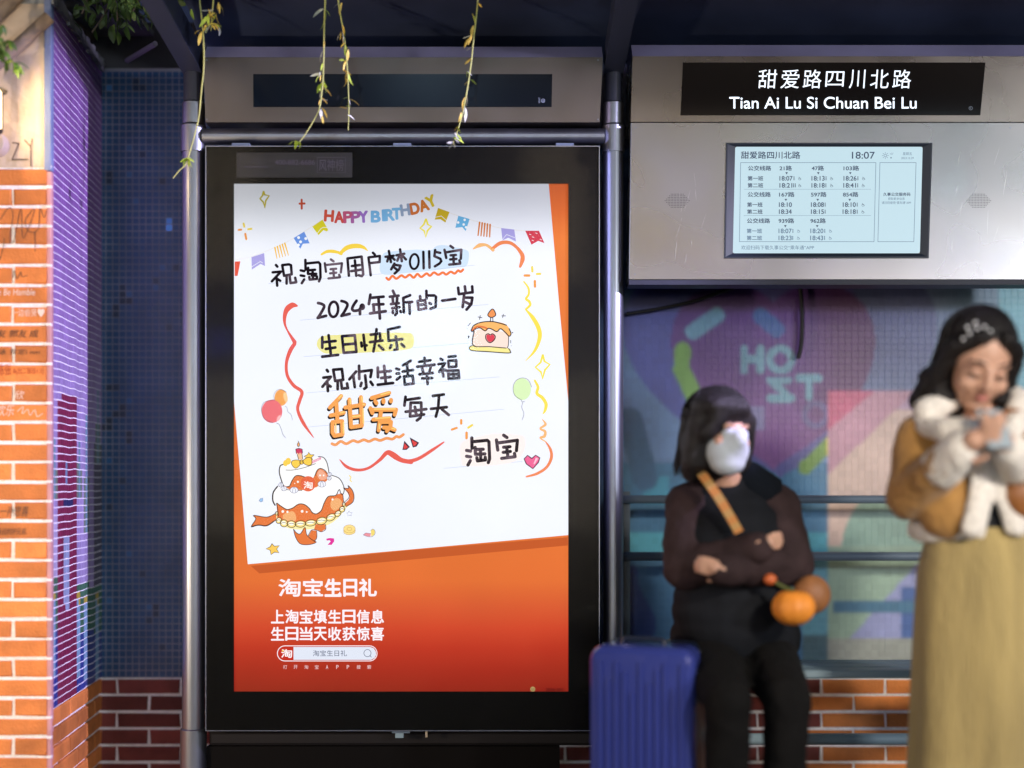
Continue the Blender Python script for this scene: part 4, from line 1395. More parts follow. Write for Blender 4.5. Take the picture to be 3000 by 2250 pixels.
def L3(P_):
    T = Z(920, 940, 7.373); w = 8.5
    S = lambda *p_: P_.line(p_, w, T)
    S((178, 352), (178, 580)); S((315, 312), (365, 740)); S((200, 462), (465, 435)); S((255, 607), (460, 575)); S((177, 775), (520, 735))
    S((605, 332), (880, 312), (915, 670), (642, 690), (605, 332)); S((640, 512), (900, 490))
    S((1068, 302), (1105, 630)); S((1020, 470), (1032, 552)); S((1090, 525), (1135, 530))
    S((1350, 182), (1325, 440), (1282, 660)); S((1225, 300), (1422, 275), (1432, 420)); S((1210, 460), (1480, 425)); S((1402, 532), (1495, 622))
    S((1850, 132), (1597, 190), (1612, 430), (1905, 395)); S((1765, 337), (1800, 610), (1735, 628)); S((1670, 525), (1642, 588)); S((1892, 502), (1948, 558))
    T = Z(930, 1030, 9.617); w = 8.7
    S = lambda *p_: P_.line(p_, w, T)
    S((265, 518), (295, 560)); S((168, 735), (378, 712), (142, 990)); S((280, 882), (295, 1112)); S((300, 942), (370, 985)); S((445, 512), (690, 492), (725, 795), (500, 828), (445, 512)); S((570, 850), (570, 1060)); S((665, 842), (690, 1042), (858, 1030), (835, 898))
    S((1090, 562), (900, 780)); S((1010, 680), (1052, 1000)); S((1172, 402), (1178, 770)); S((1210, 565), (1530, 522), (1495, 715)); S((1345, 672), (1380, 1005), (1320, 1048)); S((1240, 882), (1215, 972)); S((1497, 852), (1558, 942))
    S((1700, 452), (1705, 720)); S((1880, 405), (1925, 890)); S((1740, 577), (2065, 547)); S((1795, 745), (2055, 715)); S((1700, 935), (2130, 885))
    T = Z(1140, 1030, 9.617)
    S = lambda *p_: P_.line(p_, w, T)
    S((202, 482), (278, 505)); S((212, 620), (282, 615)); S((310, 712), (215, 790)); S((610, 258), (392, 385)); S((500, 350), (530, 680)); S((385, 562), (670, 520)); S((420, 702), (660, 680), (690, 898), (447, 930), (420, 702))
    S((995, 178), (1010, 400)); S((845, 290), (1160, 245)); S((790, 430), (1280, 370)); S((930, 470), (960, 590)); S((1170, 450), (1130, 580)); S((850, 640), (1230, 602)); S((930, 757), (1210, 745)); S((1065, 640), (1085, 915))
    S((1455, 205), (1505, 235)); S((1392, 355), (1572, 332), (1410, 572)); S((1500, 540), (1530, 698)); S((1540, 510), (1620, 540)); S((1680, 150), (1868, 130)); S((1670, 265), (1890, 247), (1892, 420), (1685, 440), (1670, 265)); S((1662, 540), (1950, 530), (1970, 740), (1680, 768), (1662, 540)); S((1670, 650), (1960, 635)); S((1800, 540), (1820, 750))
    T = Z(1160, 1140, 12.289)
    S((0, 0)) if False else None
    S = lambda *p_: P_.line(p_, w, T)
    S((345, 277), (305, 590)); S((390, 387), (850, 320)); S((530, 490), (910, 487), (915, 900), (880, 1030), (755, 1128)); S((530, 490), (508, 982), (1010, 910)); S((352, 815), (1090, 720)); S((682, 642), (722, 800)); S((700, 830), (762, 940))
    S((1332, 245), (1722, 195)); S((1265, 710), (1825, 650)); S((1550, 262), (1520, 680), (1437, 988)); S((1660, 730), (1900, 930))
    T = Z(1340, 1250, 10.055); w = 9.7
    S = lambda *p_: P_.line(p_, w, T)
    S((425, 332), (430, 640)); S((470, 442), (880, 402), (930, 450), (950, 950), (910, 1060)); S((270, 700), (390, 720)); S((270, 872), (390, 890)); S((380, 1002), (310, 1130)); S((522, 612), (530, 790)); S((570, 672), (760, 665)); S((530, 812), (810, 800)); S((680, 680), (690, 980)); S((572, 912), (590, 1010), (830, 980), (820, 900))
    S((1362, 252), (1460, 320)); S((1150, 392), (1190, 690)); S((1190, 480), (1768, 400), (1740, 710)); S((1360, 607), (1550, 590)); S((1350, 757), (1560, 730)); S((1455, 620), (1490, 900)); S((1302, 935), (1700, 885)); S((1682, 790), (1700, 880))
art("hand_lettering", (30, 24, 30), 5, L3, 0.8)


def big(dx, dy, w, skipdots=False):
    def f(P_):
        T0 = Z(940, 1130, 8.733); T = lambda x, y: T0(x + dx, y + dy)
        S = lambda *p_: P_.line(p_, w, T)
        S((520, 262), (232, 560)); S((395, 420), (425, 880)); S((250, 760), (588, 690)); S((300, 930), (545, 905), (555, 1245), (350, 1280), (300, 1200), (298, 930))
        S((732, 352), (775, 1060), (1050, 1020)); S((1025, 292), (1050, 1010)); S((625, 558), (1108, 480)); S((770, 800), (1030, 770))
        S((1750, 182), (1300, 312)); S((1392, 392), (1425, 450)); S((1600, 362), (1605, 420)); S((1795, 362), (1795, 400)); S((1267, 572), (1320, 700)); S((1320, 615), (1925, 612), (1890, 740)); S((1540, 650), (1482, 1140)); S((1342, 865), (1755, 830)); S((1560, 930), (1795, 925), (1785, 1030), (1690, 1160)); S((1612, 1070), (1700, 1072)); S((1780, 1080), (1890, 1130))
    return f
art("big_lettering_edge", K, 6, big(-26, 46, 12.0))
art("big_lettering", (246, 166, 90), 7, big(0, 0, 11.8))
art("big_lettering_shine", (252, 214, 124), 8, lambda P_: [P_.line([(a0 + 20, b0 - 22), (a1 + 20, b1 - 22)], 4.0, Z(940, 1130, 8.733)) for a0, b0, a1, b1 in
    ((520, 262, 440, 345), (1025, 310, 1040, 440), (1060, 500, 1090, 500), (732, 370, 740, 480), (560, 960, 562, 1230), (1060, 620, 1072, 980), (1740, 185, 1520, 250), (1350, 620, 1880, 612), (1380, 860, 1750, 830), (800, 810, 990, 790), (480, 715, 580, 695), (360, 1000, 365, 1220), (1480, 1000, 1478, 1120), (1800, 1110, 1880, 1130))])

# --- ribbons, squiggles, sparkles -------------------------------------------
TU = Z(1060, 700, 6.9125); TV = Z(940, 1130, 8.733)
art("orange_squiggle", (240, 124, 70), 5, lambda P_: P_.line([(500, 790), (550, 825), (620, 750), (700, 805), (800, 740), (880, 780), (970, 725), (1050, 785), (1125, 710), (1205, 770), (1310, 700), (1380, 745), (1460, 680), (1550, 725), (1640, 680), (1710, 720), (1800, 665), (1880, 700), (1950, 640), (2000, 665), (2050, 622)], 7.2, TU, sm=True))
art("orange_squiggle", (242, 158, 98), 5, lambda P_: P_.line([(285, 1485), (380, 1510), (510, 1425), (650, 1485), (820, 1405), (950, 1440), (1100, 1385), (1230, 1425), (1380, 1365), (1520, 1400), (1680, 1345), (1830, 1365), (1930, 1300), (2010, 1315), (2110, 1250)], 8.4, TV, sm=True))


def redrib(P_):
    P_.line([(715, 60), (660, 55), (600, 110), (578, 210), (600, 310), (690, 460)], [6, 16, 17, 12, 8, 5, 12], Z3, sm=True)
    P_.line([(690, 480), (640, 560), (600, 690), (610, 830), (680, 940), (770, 1010), (745, 1110), (725, 1210), (790, 1360), (900, 1515)], [11, 12, 9, 9, 10, 10, 10, 9, 10, 2], Z3, sm=True)
    P_.line([(1340, 325), (1430, 415), (1560, 455), (1700, 430), (1840, 330), (1930, 240), (2010, 260), (2110, 330), (2230, 355)], [2, 9, 9, 8, 8, 11, 14, 13, 13, 13], Z5, sm=True)
    P_.line([(-40, 1420), (40, 1475), (130, 1505), (240, 1480), (370, 1400), (480, 1325)], [13, 13, 12, 10, 9, 4], Z4, sm=True)
art("red_ribbon", (232, 100, 88), 5, redrib)
art("yellow_ribbon", (246, 212, 78), 5, lambda P_: (P_.line([(1195, 260), (1310, 200), (1440, 195), (1560, 220), (1620, 245)], [6, 9, 10, 8, 9], Z(780, 710, 7.373), sm=True), P_.line([(1600, 240), (1720, 130), (1850, 85), (2000, 80), (2110, 115), (2190, 180)], [9, 13, 14, 13, 9, 2], Z(780, 710, 7.373), sm=True)))


def rrib(P_):
    P_.line([(1450, 1150), (1500, 1220), (1505, 1290), (1475, 1340), (1510, 1370), (1520, 1410), (1480, 1450)], [4, 6, 6, 7, 8, 7, 6], Z2, sm=True)
    P_.line([(1240, 80), (1310, 160), (1365, 260), (1375, 350), (1330, 470), (1242, 568)], [3, 12, 13, 12, 8, 1], Z4, sm=True)
    P_.line([(1330, 750), (1360, 810), (1350, 870), (1400, 910), (1435, 970), (1425, 1030), (1405, 1062)], [6, 8, 9, 10, 10, 8, 2], Z4, sm=True)
art("yellow_ribbon", (248, 226, 88), 5, rrib)
art("peach_ribbon", (244, 186, 122), 5, lambda P_: (P_.line([(890, 790), (960, 750), (1030, 745), (1080, 775), (1110, 800)], [3, 12, 8, 9, 10], Z2, sm=True), P_.line([(1400, 1112), (1430, 1160), (1380, 1198), (1425, 1225), (1420, 1270), (1380, 1285), (1430, 1320)], [2, 8, 5, 8, 9, 5, 3], Z4, sm=True)))
art("coral_ribbon", (240, 138, 90), 5, lambda P_: (P_.line([(1105, 785), (1190, 725), (1290, 720), (1370, 770), (1430, 850), (1435, 910), (1410, 985)], [9, 11, 10, 9, 12, 13, 7], Z2, sm=True), P_.line([(1430, 1320), (1475, 1390), (1485, 1470), (1440, 1560), (1350, 1620), (1252, 1648)], [3, 8, 9, 8, 8, 5], Z4, sm=True)))


def sparkle(P_, pts, T, w): P_.line(pts, w, T, closed=True)
art("yellow_star", (196, 186, 52), 5, lambda P_: sparkle(P_, [(382, 165), (395, 210), (450, 222), (410, 280), (395, 370), (380, 300), (338, 258), (370, 220)], Z1, 5.0))
art("yellow_star", (244, 230, 84), 5, lambda P_: (sparkle(P_, [(370, 455), (390, 520), (430, 540), (385, 590), (368, 660), (350, 590), (305, 560), (345, 520)], Z2, 5.2), sparkle(P_, [(1405, 505), (1420, 570), (1470, 600), (1425, 650), (1400, 735), (1388, 670), (1335, 625), (1385, 580)], Z4, 5.6)))
art("red_plus", (206, 88, 62), 5, lambda P_: (P_.line([(845, 270), (846, 378)], 6.2, Z1), P_.line([(820, 318), (880, 316)], 6.2, Z1)))
art("orange_dash", (240, 158, 76), 5, lambda P_: (P_.line([(80, 636), (110, 634)], 6, Z1), P_.line([(160, 685), (172, 748)], 6.2, Z1), P_.line([(1460, 1083), (1510, 1083)], 7, Z2), P_.line([(1572, 1145), (1574, 1205)], 7, Z2),
    P_.line([(555, 1208), (600, 1192)], 6.5, Z4), P_.line([(642, 1120), (642, 1152)], 7, Z4), P_.line([(692, 1238), (692, 1288)], 7.4, Z4)))
art("yellow_dash", (240, 218, 92), 5, lambda P_: (P_.line([(140, 560), (148, 598)], 6, Z1), P_.line([(195, 628), (235, 624)], 6, Z1), P_.line([(1542, 990), (1545, 1038)], 6.5, Z2), P_.line([(1595, 1066), (1632, 1064)], 6.5, Z2), P_.line([(708, 1190), (745, 1166)], 6.5, Z4)))

# --- bunting ----------------------------------------------------------------
art("bunting_string", (232, 222, 206), 4, lambda P_: (P_.line([(35, 1000), (240, 960), (520, 850), (760, 730), (980, 590), (1100, 510)], 1.0, Z1, sm=True), P_.line([(500, 340), (730, 425), (960, 495), (1200, 560), (1470, 590)], 1.0, Z2, sm=True)))
art("bunting_flag", (228, 88, 70), 5, lambda P_: P_.poly([(32, 1022), (100, 1018), (86, 1100), (66, 1196), (32, 1196)], Z1))
art("bunting_flag", (172, 166, 228), 5, lambda P_: (P_.poly([(235, 968), (390, 918), (400, 1075), (345, 1050), (240, 1120)], Z1), P_.poly([(1200, 558), (1345, 575), (1364, 708), (1280, 665), (1215, 695)], Z2)))
art("bunting_flag", (110, 152, 230), 5, lambda P_: P_.poly([(748, 735), (876, 658), (942, 800), (860, 805), (828, 868)], Z1))
art("bunting_flag", (112, 184, 230), 5, lambda P_: P_.poly([(727, 422), (852, 458), (808, 592), (770, 548), (694, 556)], Z2))
art("bunting_flag", (222, 212, 48), 5, lambda P_: P_.poly([(975, 598), (1100, 512), (1170, 640), (1150, 655), (1110, 640), (1050, 700)], Z1))
art("bunting_flag", (206, 178, 46), 5, lambda P_: P_.poly([(503, 336), (630, 382), (585, 498), (530, 462), (466, 465)], Z2))
art("bunting_flag", (216, 68, 88), 5, lambda P_: P_.poly([(1466, 588), (1618, 588), (1678, 725), (1610, 700), (1535, 742)], Z2))
art("bunting_stripe", (244, 192, 70), 5, lambda P_: ([P_.line([(520 + k * 30, 852 - k * 13), (545 + k * 35, 985 - k * 10)], [4.6, 2.2], Z1, sm=True) for k in range(5)]))
art("bunting_stripe", (216, 128, 62), 5, lambda P_: ([P_.line([(962 + k * 29, 496 + k * 6), (945 + k * 32, 640 + k * 4)], [5, 3.6], Z2, sm=True) for k in range(5)]))
art("bunting_detail", (246, 250, 255), 6, lambda P_: ([P_.disc(*Z1(a0, b0), 4.2) for a0, b0 in ((808, 730), (895, 742), (832, 782), (806, 820))], [P_.disc(*Z2(a0, b0), 3.6) for a0, b0 in ((797, 468), (725, 497), (786, 519), (812, 550))],
    [P_.line([(a0, b0), (a0 + 18, b0 + 8)], 1.6, Z2) for a0, b0 in ((1512, 625), (1580, 612), (1545, 655), (1540, 692), (1630, 682))],
    P_.line([(1035, 680), (1080, 620), (1110, 605), (1160, 610)], 1.4, Z1), P_.line([(240, 1085), (345, 1020), (372, 1040)], 1.4, Z1), P_.line([(470, 440), (540, 425), (600, 480)], 1.4, Z2), P_.line([(1210, 690), (1260, 630), (1350, 665)], 1.4, Z2)))

# --- HAPPY BIRTHDAY -----------------------------------------------------------
HB = [("H", 716, 633, (214, 92, 76)), ("A", 752, 638, (214, 88, 76)), ("P", 1014 / 1, 0, None)]
letters = [("H", (1178, 465), -4, (214, 90, 72), Z1), ("A", (1300, 482), 0, (210, 84, 78), Z1), ("P", (1408, 482), 2, (196, 92, 128), Z1), ("P", (1500, 482), 3, (172, 104, 168), Z1), ("Y", (1595, 478), 4, (158, 118, 202), Z1),
           ("B", (1745, 475), 0, (124, 184, 232), Z1), ("I", (1845, 460), 3, (124, 184, 232), Z1), ("R", (1915, 455), 3, (128, 188, 232), Z1), ("T", (2000, 440), 3, (128, 188, 232), Z1),
           ("H", (140, 358), 8, (150, 168, 196), Z2), ("D", (245, 342), 12, (210, 118, 62), Z2), ("A", (345, 310), 17, (214, 126, 58), Z2), ("Y", (425, 262), 24, (222, 196, 56), Z2)]
for ch, (a0, b0), rot_, c3, T in letters:
    cx, cy = T(a0, b0)
    hw = {"I": 4, "H": 12.5, "T": 12}.get(ch, 12.5)
    art("birthday_letter", c3, 5, lambda P_: P_.text(ch, cx - hw, cy - 15.5, cx + hw, cy + 15.5, bold=0.095, rot=-math.radians(rot_)))

# --- small cake, balloons, hearts --------------------------------------------
OUT = (34, 28, 34)
art("small_cake", (252, 226, 212), 5, lambda P_: P_.poly([(765, 285), (850, 265), (1085, 300), (1080, 445), (765, 430), (742, 400)], Z4))
art("small_cake_icing", (248, 186, 110), 6, lambda P_: P_.poly([(735, 280), (760, 235), (830, 205), (930, 198), (1040, 215), (1090, 260), (1108, 310), (1090, 335), (1055, 300), (1010, 265), (975, 292), (930, 270), (895, 262), (865, 285), (820, 258), (780, 265), (745, 292)], Z4, sm=True))
art("small_cake_icing", (226, 122, 74), 7, lambda P_: P_.line([(740, 282), (790, 245), (850, 250), (880, 262)], 5, Z4, sm=True))
art("small_cake_plate", (250, 236, 150), 6, lambda P_: P_.poly([(720, 440), (745, 425), (900, 438), (1080, 448), (1102, 475), (1080, 492), (900, 480), (740, 468)], Z4, sm=True))
art("small_cake_outline", OUT, 8, lambda P_: (P_.line([(735, 280), (760, 235), (830, 205), (930, 198), (1010, 215), (1065, 232)], 3, Z4, sm=True), P_.line([(1090, 265), (1108, 310), (1090, 335), (1055, 300), (1010, 265), (975, 292), (930, 270), (895, 262), (865, 285), (820, 258), (780, 265), (745, 292), (735, 280)], 3, Z4, sm=True),
    P_.line([(762, 290), (745, 400), (775, 432)], 3.4, Z4, sm=True), P_.line([(1085, 340), (1082, 420), (1070, 446)], 2.2, Z4, sm=True), P_.line([(780, 434), (900, 432), (1060, 446)], 2.6, Z4), P_.line([(742, 425), (718, 438), (740, 468), (900, 480), (1085, 492), (1100, 474), (1085, 450)], 2.8, Z4, sm=True),
    P_.line([(935, 80), (965, 135), (925, 160), (890, 135)], 2.6, Z4, sm=True, closed=True), P_.line([(918, 165), (914, 195)], 2.6, Z4), P_.line([(937, 165), (939, 196)], 2.2, Z4),
    P_.line([(915, 322), (935, 312), (960, 335), (950, 370), (910, 396), (875, 365), (872, 325), (895, 312)], 2.8, Z4, sm=True, closed=True),
    P_.line([(800, 155), (836, 162)], 2, Z4), P_.line([(820, 142), (814, 178)], 2, Z4), P_.line([(1022, 145), (1056, 145)], 2, Z4), P_.line([(1036, 130), (1030, 160)], 2, Z4), P_.line([(728, 212), (705, 238)], 1.8, Z4),
    P_.disc(*Z4(697, 262), 1.2), P_.disc(*Z4(712, 342), 2.2, 4), P_.disc(*Z4(704, 382), 1), P_.disc(*Z4(1122, 302), 1.8), P_.line([(1105, 375), (1105, 398)], 1.8, Z4), P_.disc(*Z4(1110, 425), 1)))
art("small_cake_heart", (222, 72, 88), 9, lambda P_: P_.poly([(915, 328), (935, 318), (954, 336), (946, 368), (910, 390), (881, 362), (878, 328), (896, 318)], Z4, sm=True))
art("small_cake_flame", (240, 152, 90), 7, lambda P_: P_.poly([(935, 84), (963, 135), (925, 158), (892, 135)], Z4, sm=True))
art("orange_balloon", (242, 166, 92), 5, lambda P_: P_.disc(*Z3(540, 1075), 19, 24, n=24))
art("red_balloon", (236, 116, 124), 7, lambda P_: P_.disc(*Z3(440, 1225), 30.5, 34, n=28))
art("balloon_shine", (248, 188, 190), 8, lambda P_: P_.disc(*Z3(515, 1300), 4.5, 10, rot=0.5))
art("balloon_shine", (252, 206, 150), 6, lambda P_: P_.disc(*Z3(590, 1070), 6, 15, rot=-0.2))
art("green_balloon", (216, 242, 186), 5, lambda P_: P_.disc(*Z4(1212, 830), 26, 32, n=28))
art("balloon_outline", (70, 70, 92), 8, lambda P_: (P_.line([(470, 1110), (462, 1040), (500, 990), (550, 985), (600, 1015)], 1.0, Z3, sm=True), P_.line([(460, 1096), (350, 1130), (325, 1220), (360, 1310), (450, 1352)], 1.2, Z3, sm=True), P_.line([(585, 1170), (605, 1185), (615, 1230), (650, 1260), (665, 1320)], 1.0, Z3, sm=True), P_.line([(490, 1355), (520, 1372), (545, 1430), (560, 1480), (590, 1515)], 1.2, Z3, sm=True),
    P_.line([(1300, 810), (1270, 745), (1210, 725), (1150, 755), (1127, 820), (1145, 890), (1205, 930)], 1.2, Z4, sm=True), P_.line([(1205, 935), (1210, 950), (1235, 945)], 1.2, Z4), P_.line([(1218, 955), (1208, 1000), (1228, 1060), (1212, 1115)], 1.2, Z4, sm=True)))
art("pink_heart", (238, 104, 152), 6, lambda P_: P_.poly([(1302, 1478), (1338, 1448), (1376, 1475), (1360, 1520), (1312, 1572), (1250, 1525), (1232, 1480), (1262, 1450)], Z4))
art("heart_shine", (250, 196, 214), 7, lambda P_: P_.poly([(1340, 1470), (1362, 1478), (1330, 1530), (1316, 1530)], Z4))
art("heart_outline", OUT, 8, lambda P_: P_.line([(1302, 1478), (1338, 1447), (1377, 1472), (1364, 1515), (1312, 1574), (1250, 1528), (1230, 1482), (1262, 1449)], 2.8, Z4, closed=True))
art("red_wedge_edge", (44, 40, 60), 6, lambda P_: (P_.poly([(110, 1312), (162, 1370), (130, 1398), (92, 1398)], Z4), P_.poly([(160, 1280), (248, 1330), (226, 1366), (190, 1376)], Z4)))
art("red_wedge", (226, 74, 74), 7, lambda P_: (P_.poly([(112, 1335), (146, 1372), (124, 1388), (102, 1388)], Z4), P_.poly([(178, 1302), (232, 1332), (214, 1358), (196, 1364)], Z4)))

# --- big birthday cake ---------------------------------------------------------
OR, OR2, CR, GO = (228, 122, 66), (240, 176, 118), (250, 250, 250), (250, 224, 140)
art("cake_glow", (250, 236, 170), 3, lambda P_: P_.poly([(540, 1060), (700, 1180), (1000, 1190), (1250, 1110), (1420, 930), (1400, 880), (560, 1000)], Z5, sm=True))
art("cake_ribbon", OR, 4, lambda P_: (P_.poly([(545, 1000), (430, 1042), (270, 1020), (295, 1065), (240, 1162), (330, 1140), (430, 1150), (555, 1075)], Z5), P_.poly([(1390, 680), (1450, 680), (1445, 650), (1500, 710), (1520, 790), (1500, 860), (1420, 912), (1395, 880), (1450, 830), (1465, 790), (1440, 740)], Z5)))
art("cake_bow_tail", OR, 4, lambda P_: (P_.poly([(770, 1195), (800, 1240), (850, 1250), (905, 1170), (930, 1260), (990, 1320), (1050, 1355), (960, 1385), (850, 1375), (790, 1290)], Z5, sm=True), P_.poly([(950, 1280), (990, 1205), (1050, 1210), (1055, 1300), (1020, 1345)], Z5), P_.poly([(1020, 1200), (1040, 1130), (1160, 1130), (1165, 1190), (1110, 1225), (1060, 1200)], Z5)))
art("cake_tier", OR, 5, lambda P_: (P_.poly([(552, 870), (560, 960), (560, 1060), (700, 1130), (900, 1140), (1150, 1090), (1330, 1010), (1400, 900), (1380, 740), (1300, 760), (560, 860)], Z5)))
art("cake_tier_light", OR2, 6, lambda P_: (P_.poly([(640, 1010), (760, 970), (800, 1060), (760, 1100), (650, 1080)], Z5, sm=True), P_.poly([(1240, 830), (1330, 810), (1370, 880), (1290, 960), (1230, 920)], Z5, sm=True)))
art("cake_cream", CR, 7, lambda P_: P_.poly([(560, 665), (510, 740), (508, 830), (530, 890), (560, 868), (610, 900), (680, 945), (750, 930), (830, 880), (900, 885), (960, 930), (1000, 985), (1050, 1000), (1110, 960), (1150, 860), (1200, 785), (1290, 770), (1330, 705), (1350, 720), (1375, 755), (1395, 720), (1385, 640), (1330, 555), (1240, 520), (900, 560)], Z5))
art("cake_tier", OR, 8, lambda P_: P_.poly([(640, 660), (720, 700), (880, 705), (1050, 670), (1180, 590), (1200, 500), (1100, 430), (1000, 520), (800, 520), (700, 600)], Z5))
art("cake_tier_light", (240, 172, 142), 9, lambda P_: P_.poly([(1060, 500), (1100, 450), (1165, 500), (1180, 560), (1120, 580), (1080, 560)], Z5, sm=True))
art("cake_cream", CR, 10, lambda P_: P_.poly([(600, 400), (588, 470), (610, 560), (640, 640), (680, 662), (715, 650), (745, 590), (790, 530), (840, 520), (920, 545), (1010, 555), (1040, 500), (1070, 450), (1110, 438), (1160, 470), (1205, 520), (1195, 400), (1160, 310), (1080, 290), (850, 330), (690, 360)], Z5))


def cake_out(P_):
    L_ = lambda pts, w=2.4: P_.line(pts, w, Z5, sm=True)
    L_([(640, 385), (600, 405), (588, 480), (610, 570), (640, 650), (680, 700)], 3.2); L_([(680, 662), (715, 655), (745, 590), (790, 530), (850, 525), (910, 545)]); L_([(1030, 530), (1060, 460), (1100, 436), (1150, 455), (1185, 495)])
    L_([(1075, 288), (1140, 300), (1180, 360), (1200, 440), (1205, 485)]); L_([(670, 455), (760, 455), (900, 425), (1040, 375)], 1.6)
    L_([(565, 660), (515, 730), (505, 800), (512, 850), (535, 892)], 4); L_([(560, 868), (610, 905), (680, 945), (750, 930), (830, 880), (900, 885), (960, 930), (1000, 985), (1050, 1002), (1110, 960), (1150, 860), (1200, 785), (1290, 772), (1320, 720), (1340, 700), (1352, 740), (1375, 758), (1395, 720), (1388, 650), (1335, 560), (1240, 520)])
    L_([(552, 870), (570, 960), (575, 1030)], 2.2); L_([(1380, 760), (1392, 860)], 1.8); L_([(690, 700), (780, 712), (870, 708)], 1.8)
    L_([(535, 1000), (430, 1042), (270, 1020), (295, 1065), (240, 1162), (330, 1140), (430, 1150), (550, 1075)], 2.2); L_([(240, 1162), (330, 1142), (430, 1150), (520, 1095)], 3.2)
    L_([(1385, 680), (1450, 682), (1445, 648), (1500, 710), (1520, 790), (1500, 860), (1420, 912)], 2); L_([(1400, 690), (1450, 740), (1455, 800), (1400, 855)], 1.8)
    L_([(765, 1190), (790, 1290), (850, 1375), (960, 1385), (1048, 1355), (990, 1320), (930, 1260), (908, 1170), (850, 1250), (800, 1235), (765, 1190)], 1.8); L_([(945, 1280), (990, 1205), (1055, 1205), (1110, 1225), (1165, 1195), (1165, 1135)], 1.8); L_([(1055, 1215), (1055, 1300), (1020, 1350)], 1.8)
    for cx, cy, rx, ry, ro in BEADS: P_.ring(cx, cy, rx, ry, 1.9, Z5, 14, ro); P_.line([(cx - rx * .9, cy + 3), (cx, cy - ry * .25), (cx + rx * .9, cy + 3)], 1.3, Z5, sm=True)


BEADS = [(555, 995, 17, 22, .2), (582, 1085, 32, 38, .6), (646, 1120, 46, 44, .3), (740, 1130, 52, 42, .1), (852, 1128, 64, 40, -.05), (980, 1115, 68, 38, -.1), (1115, 1090, 66, 44, -.25), (1232, 1045, 60, 40, -.5), (1318, 1000, 42, 32, -.7), (1372, 945, 34, 34, -.9), (1393, 882, 18, 26, 0)]
art("cake_beads", GO, 11, lambda P_: [P_.disc(*Z5(a0, b0), rx / 4.254, ry / 4.254, rot=ro) for a0, b0, rx, ry, ro in BEADS])
art("cake_beads_light", (254, 250, 232), 12, lambda P_: [P_.disc(*Z5(a0 - 3, b0 - 6), rx / 4.254 * .7, ry / 4.254 * .55, rot=ro) for a0, b0, rx, ry, ro in BEADS])
art("cake_outline", (44, 30, 30), 13, cake_out)
art("cake_pearls", (252, 246, 240), 13, lambda P_: [P_.disc(*Z5(a0, b0), r_ / 4.254) for a0, b0, r_ in ((632, 972, 17), (690, 977, 14), (873, 970, 17), (930, 978, 11), (1252, 822, 13), (820, 602, 14), (780, 622, 7), (1097, 522, 12), (1141, 522, 11))])
art("cake_badge", (228, 104, 70), 14, lambda P_: (P_.disc(*Z5(947, 627), 22, 22.5, n=26)))
art("cake_badge_text", (255, 248, 244), 15, lambda P_: P_.text("淘", 892, 598, 1002, 690, T=Z5, bold=.03))
art("cake_swirls", (238, 240, 250), 14, lambda P_: [P_.disc(*Z5(a0, b0), rx / 4.254, ry / 4.254) for a0, b0, rx, ry in ((607, 640, 28, 28), (645, 685, 36, 30), (772, 705, 50, 38), (1118, 630, 50, 38), (1215, 510, 26, 26), (1210, 556, 28, 26))])
art("cake_swirl_lines", (98, 96, 128), 15, lambda P_: [(P_.ring(a0, b0, rx, ry, 1.1, Z5, 12), P_.line([(a0 - rx * .4, b0 + ry * .8), (a0 - rx * .3, b0 - ry * .3), (a0, b0 - ry)], 1, Z5), P_.line([(a0 + rx * .4, b0 + ry * .8), (a0 + rx * .3, b0 - ry * .3), (a0, b0 - ry)], 1, Z5)) for a0, b0, rx, ry in ((607, 640, 28, 28), (645, 685, 36, 30), (772, 705, 50, 38), (1118, 630, 50, 38), (1215, 510, 26, 26), (1210, 556, 28, 26))])
art("cake_bow", (250, 208, 84), 14, lambda P_: (P_.poly([(855, 345), (800, 330), (745, 345), (745, 390), (790, 432), (840, 400)], Z5, sm=True), P_.poly([(880, 340), (940, 300), (985, 310), (990, 380), (945, 398), (890, 370)], Z5, sm=True), P_.disc(*Z5(866, 355), 6, 6.4), P_.disc(*Z5(700, 345), 8, 10), P_.disc(*Z5(665, 370), 7, 9), P_.poly([(955, 235), (975, 265), (1022, 265), (990, 300), (1005, 330), (900, 320), (925, 290), (898, 285), (940, 265)], Z5)))
art("cake_bow_outline", (96, 64, 34), 15, lambda P_: (P_.line([(855, 345), (800, 330), (745, 345), (745, 390), (790, 432), (840, 400)], 1.8, Z5, sm=True, closed=True), P_.line([(880, 340), (940, 300), (985, 310), (990, 380), (945, 398), (890, 370)], 1.8, Z5, sm=True, closed=True), P_.ring(866, 357, 25, 27, 1.6, Z5), P_.line([(955, 235), (975, 265), (1022, 265), (990, 300), (1005, 330)], 1.5, Z5), P_.line([(955, 235), (940, 265), (898, 285), (925, 298)], 1.5, Z5)))
art("cake_candle", (208, 62, 98), 14, lambda P_: P_.poly([(793, 195), (830, 185), (873, 195), (876, 240), (862, 258), (846, 235), (832, 262), (815, 238), (803, 255)], Z5))
art("cake_candle_stick", (244, 196, 150), 13, lambda P_: P_.poly([(808, 240), (872, 240), (880, 325), (826, 325)], Z5))
art("cake_candle_outline", OUT, 15, lambda P_: (P_.line([(793, 195), (830, 185), (873, 195), (878, 245)], 1.8, Z5), P_.line([(793, 195), (800, 252)], 1.8, Z5), P_.line([(812, 262), (828, 322)], 1.8, Z5), P_.line([(872, 258), (880, 318)], 1.8, Z5), P_.line([(822, 92), (842, 140), (826, 165), (812, 140), (822, 115)], 1.6, Z5, sm=True)))
art("cake_flame", (242, 170, 110), 14, lambda P_: P_.poly([(826, 105), (838, 140), (826, 160), (815, 142)], Z5, sm=True))
art("cake_tag", (232, 150, 180), 14, lambda P_: P_.poly([(985, 345), (1105, 292), (1110, 322), (990, 380)], Z5))
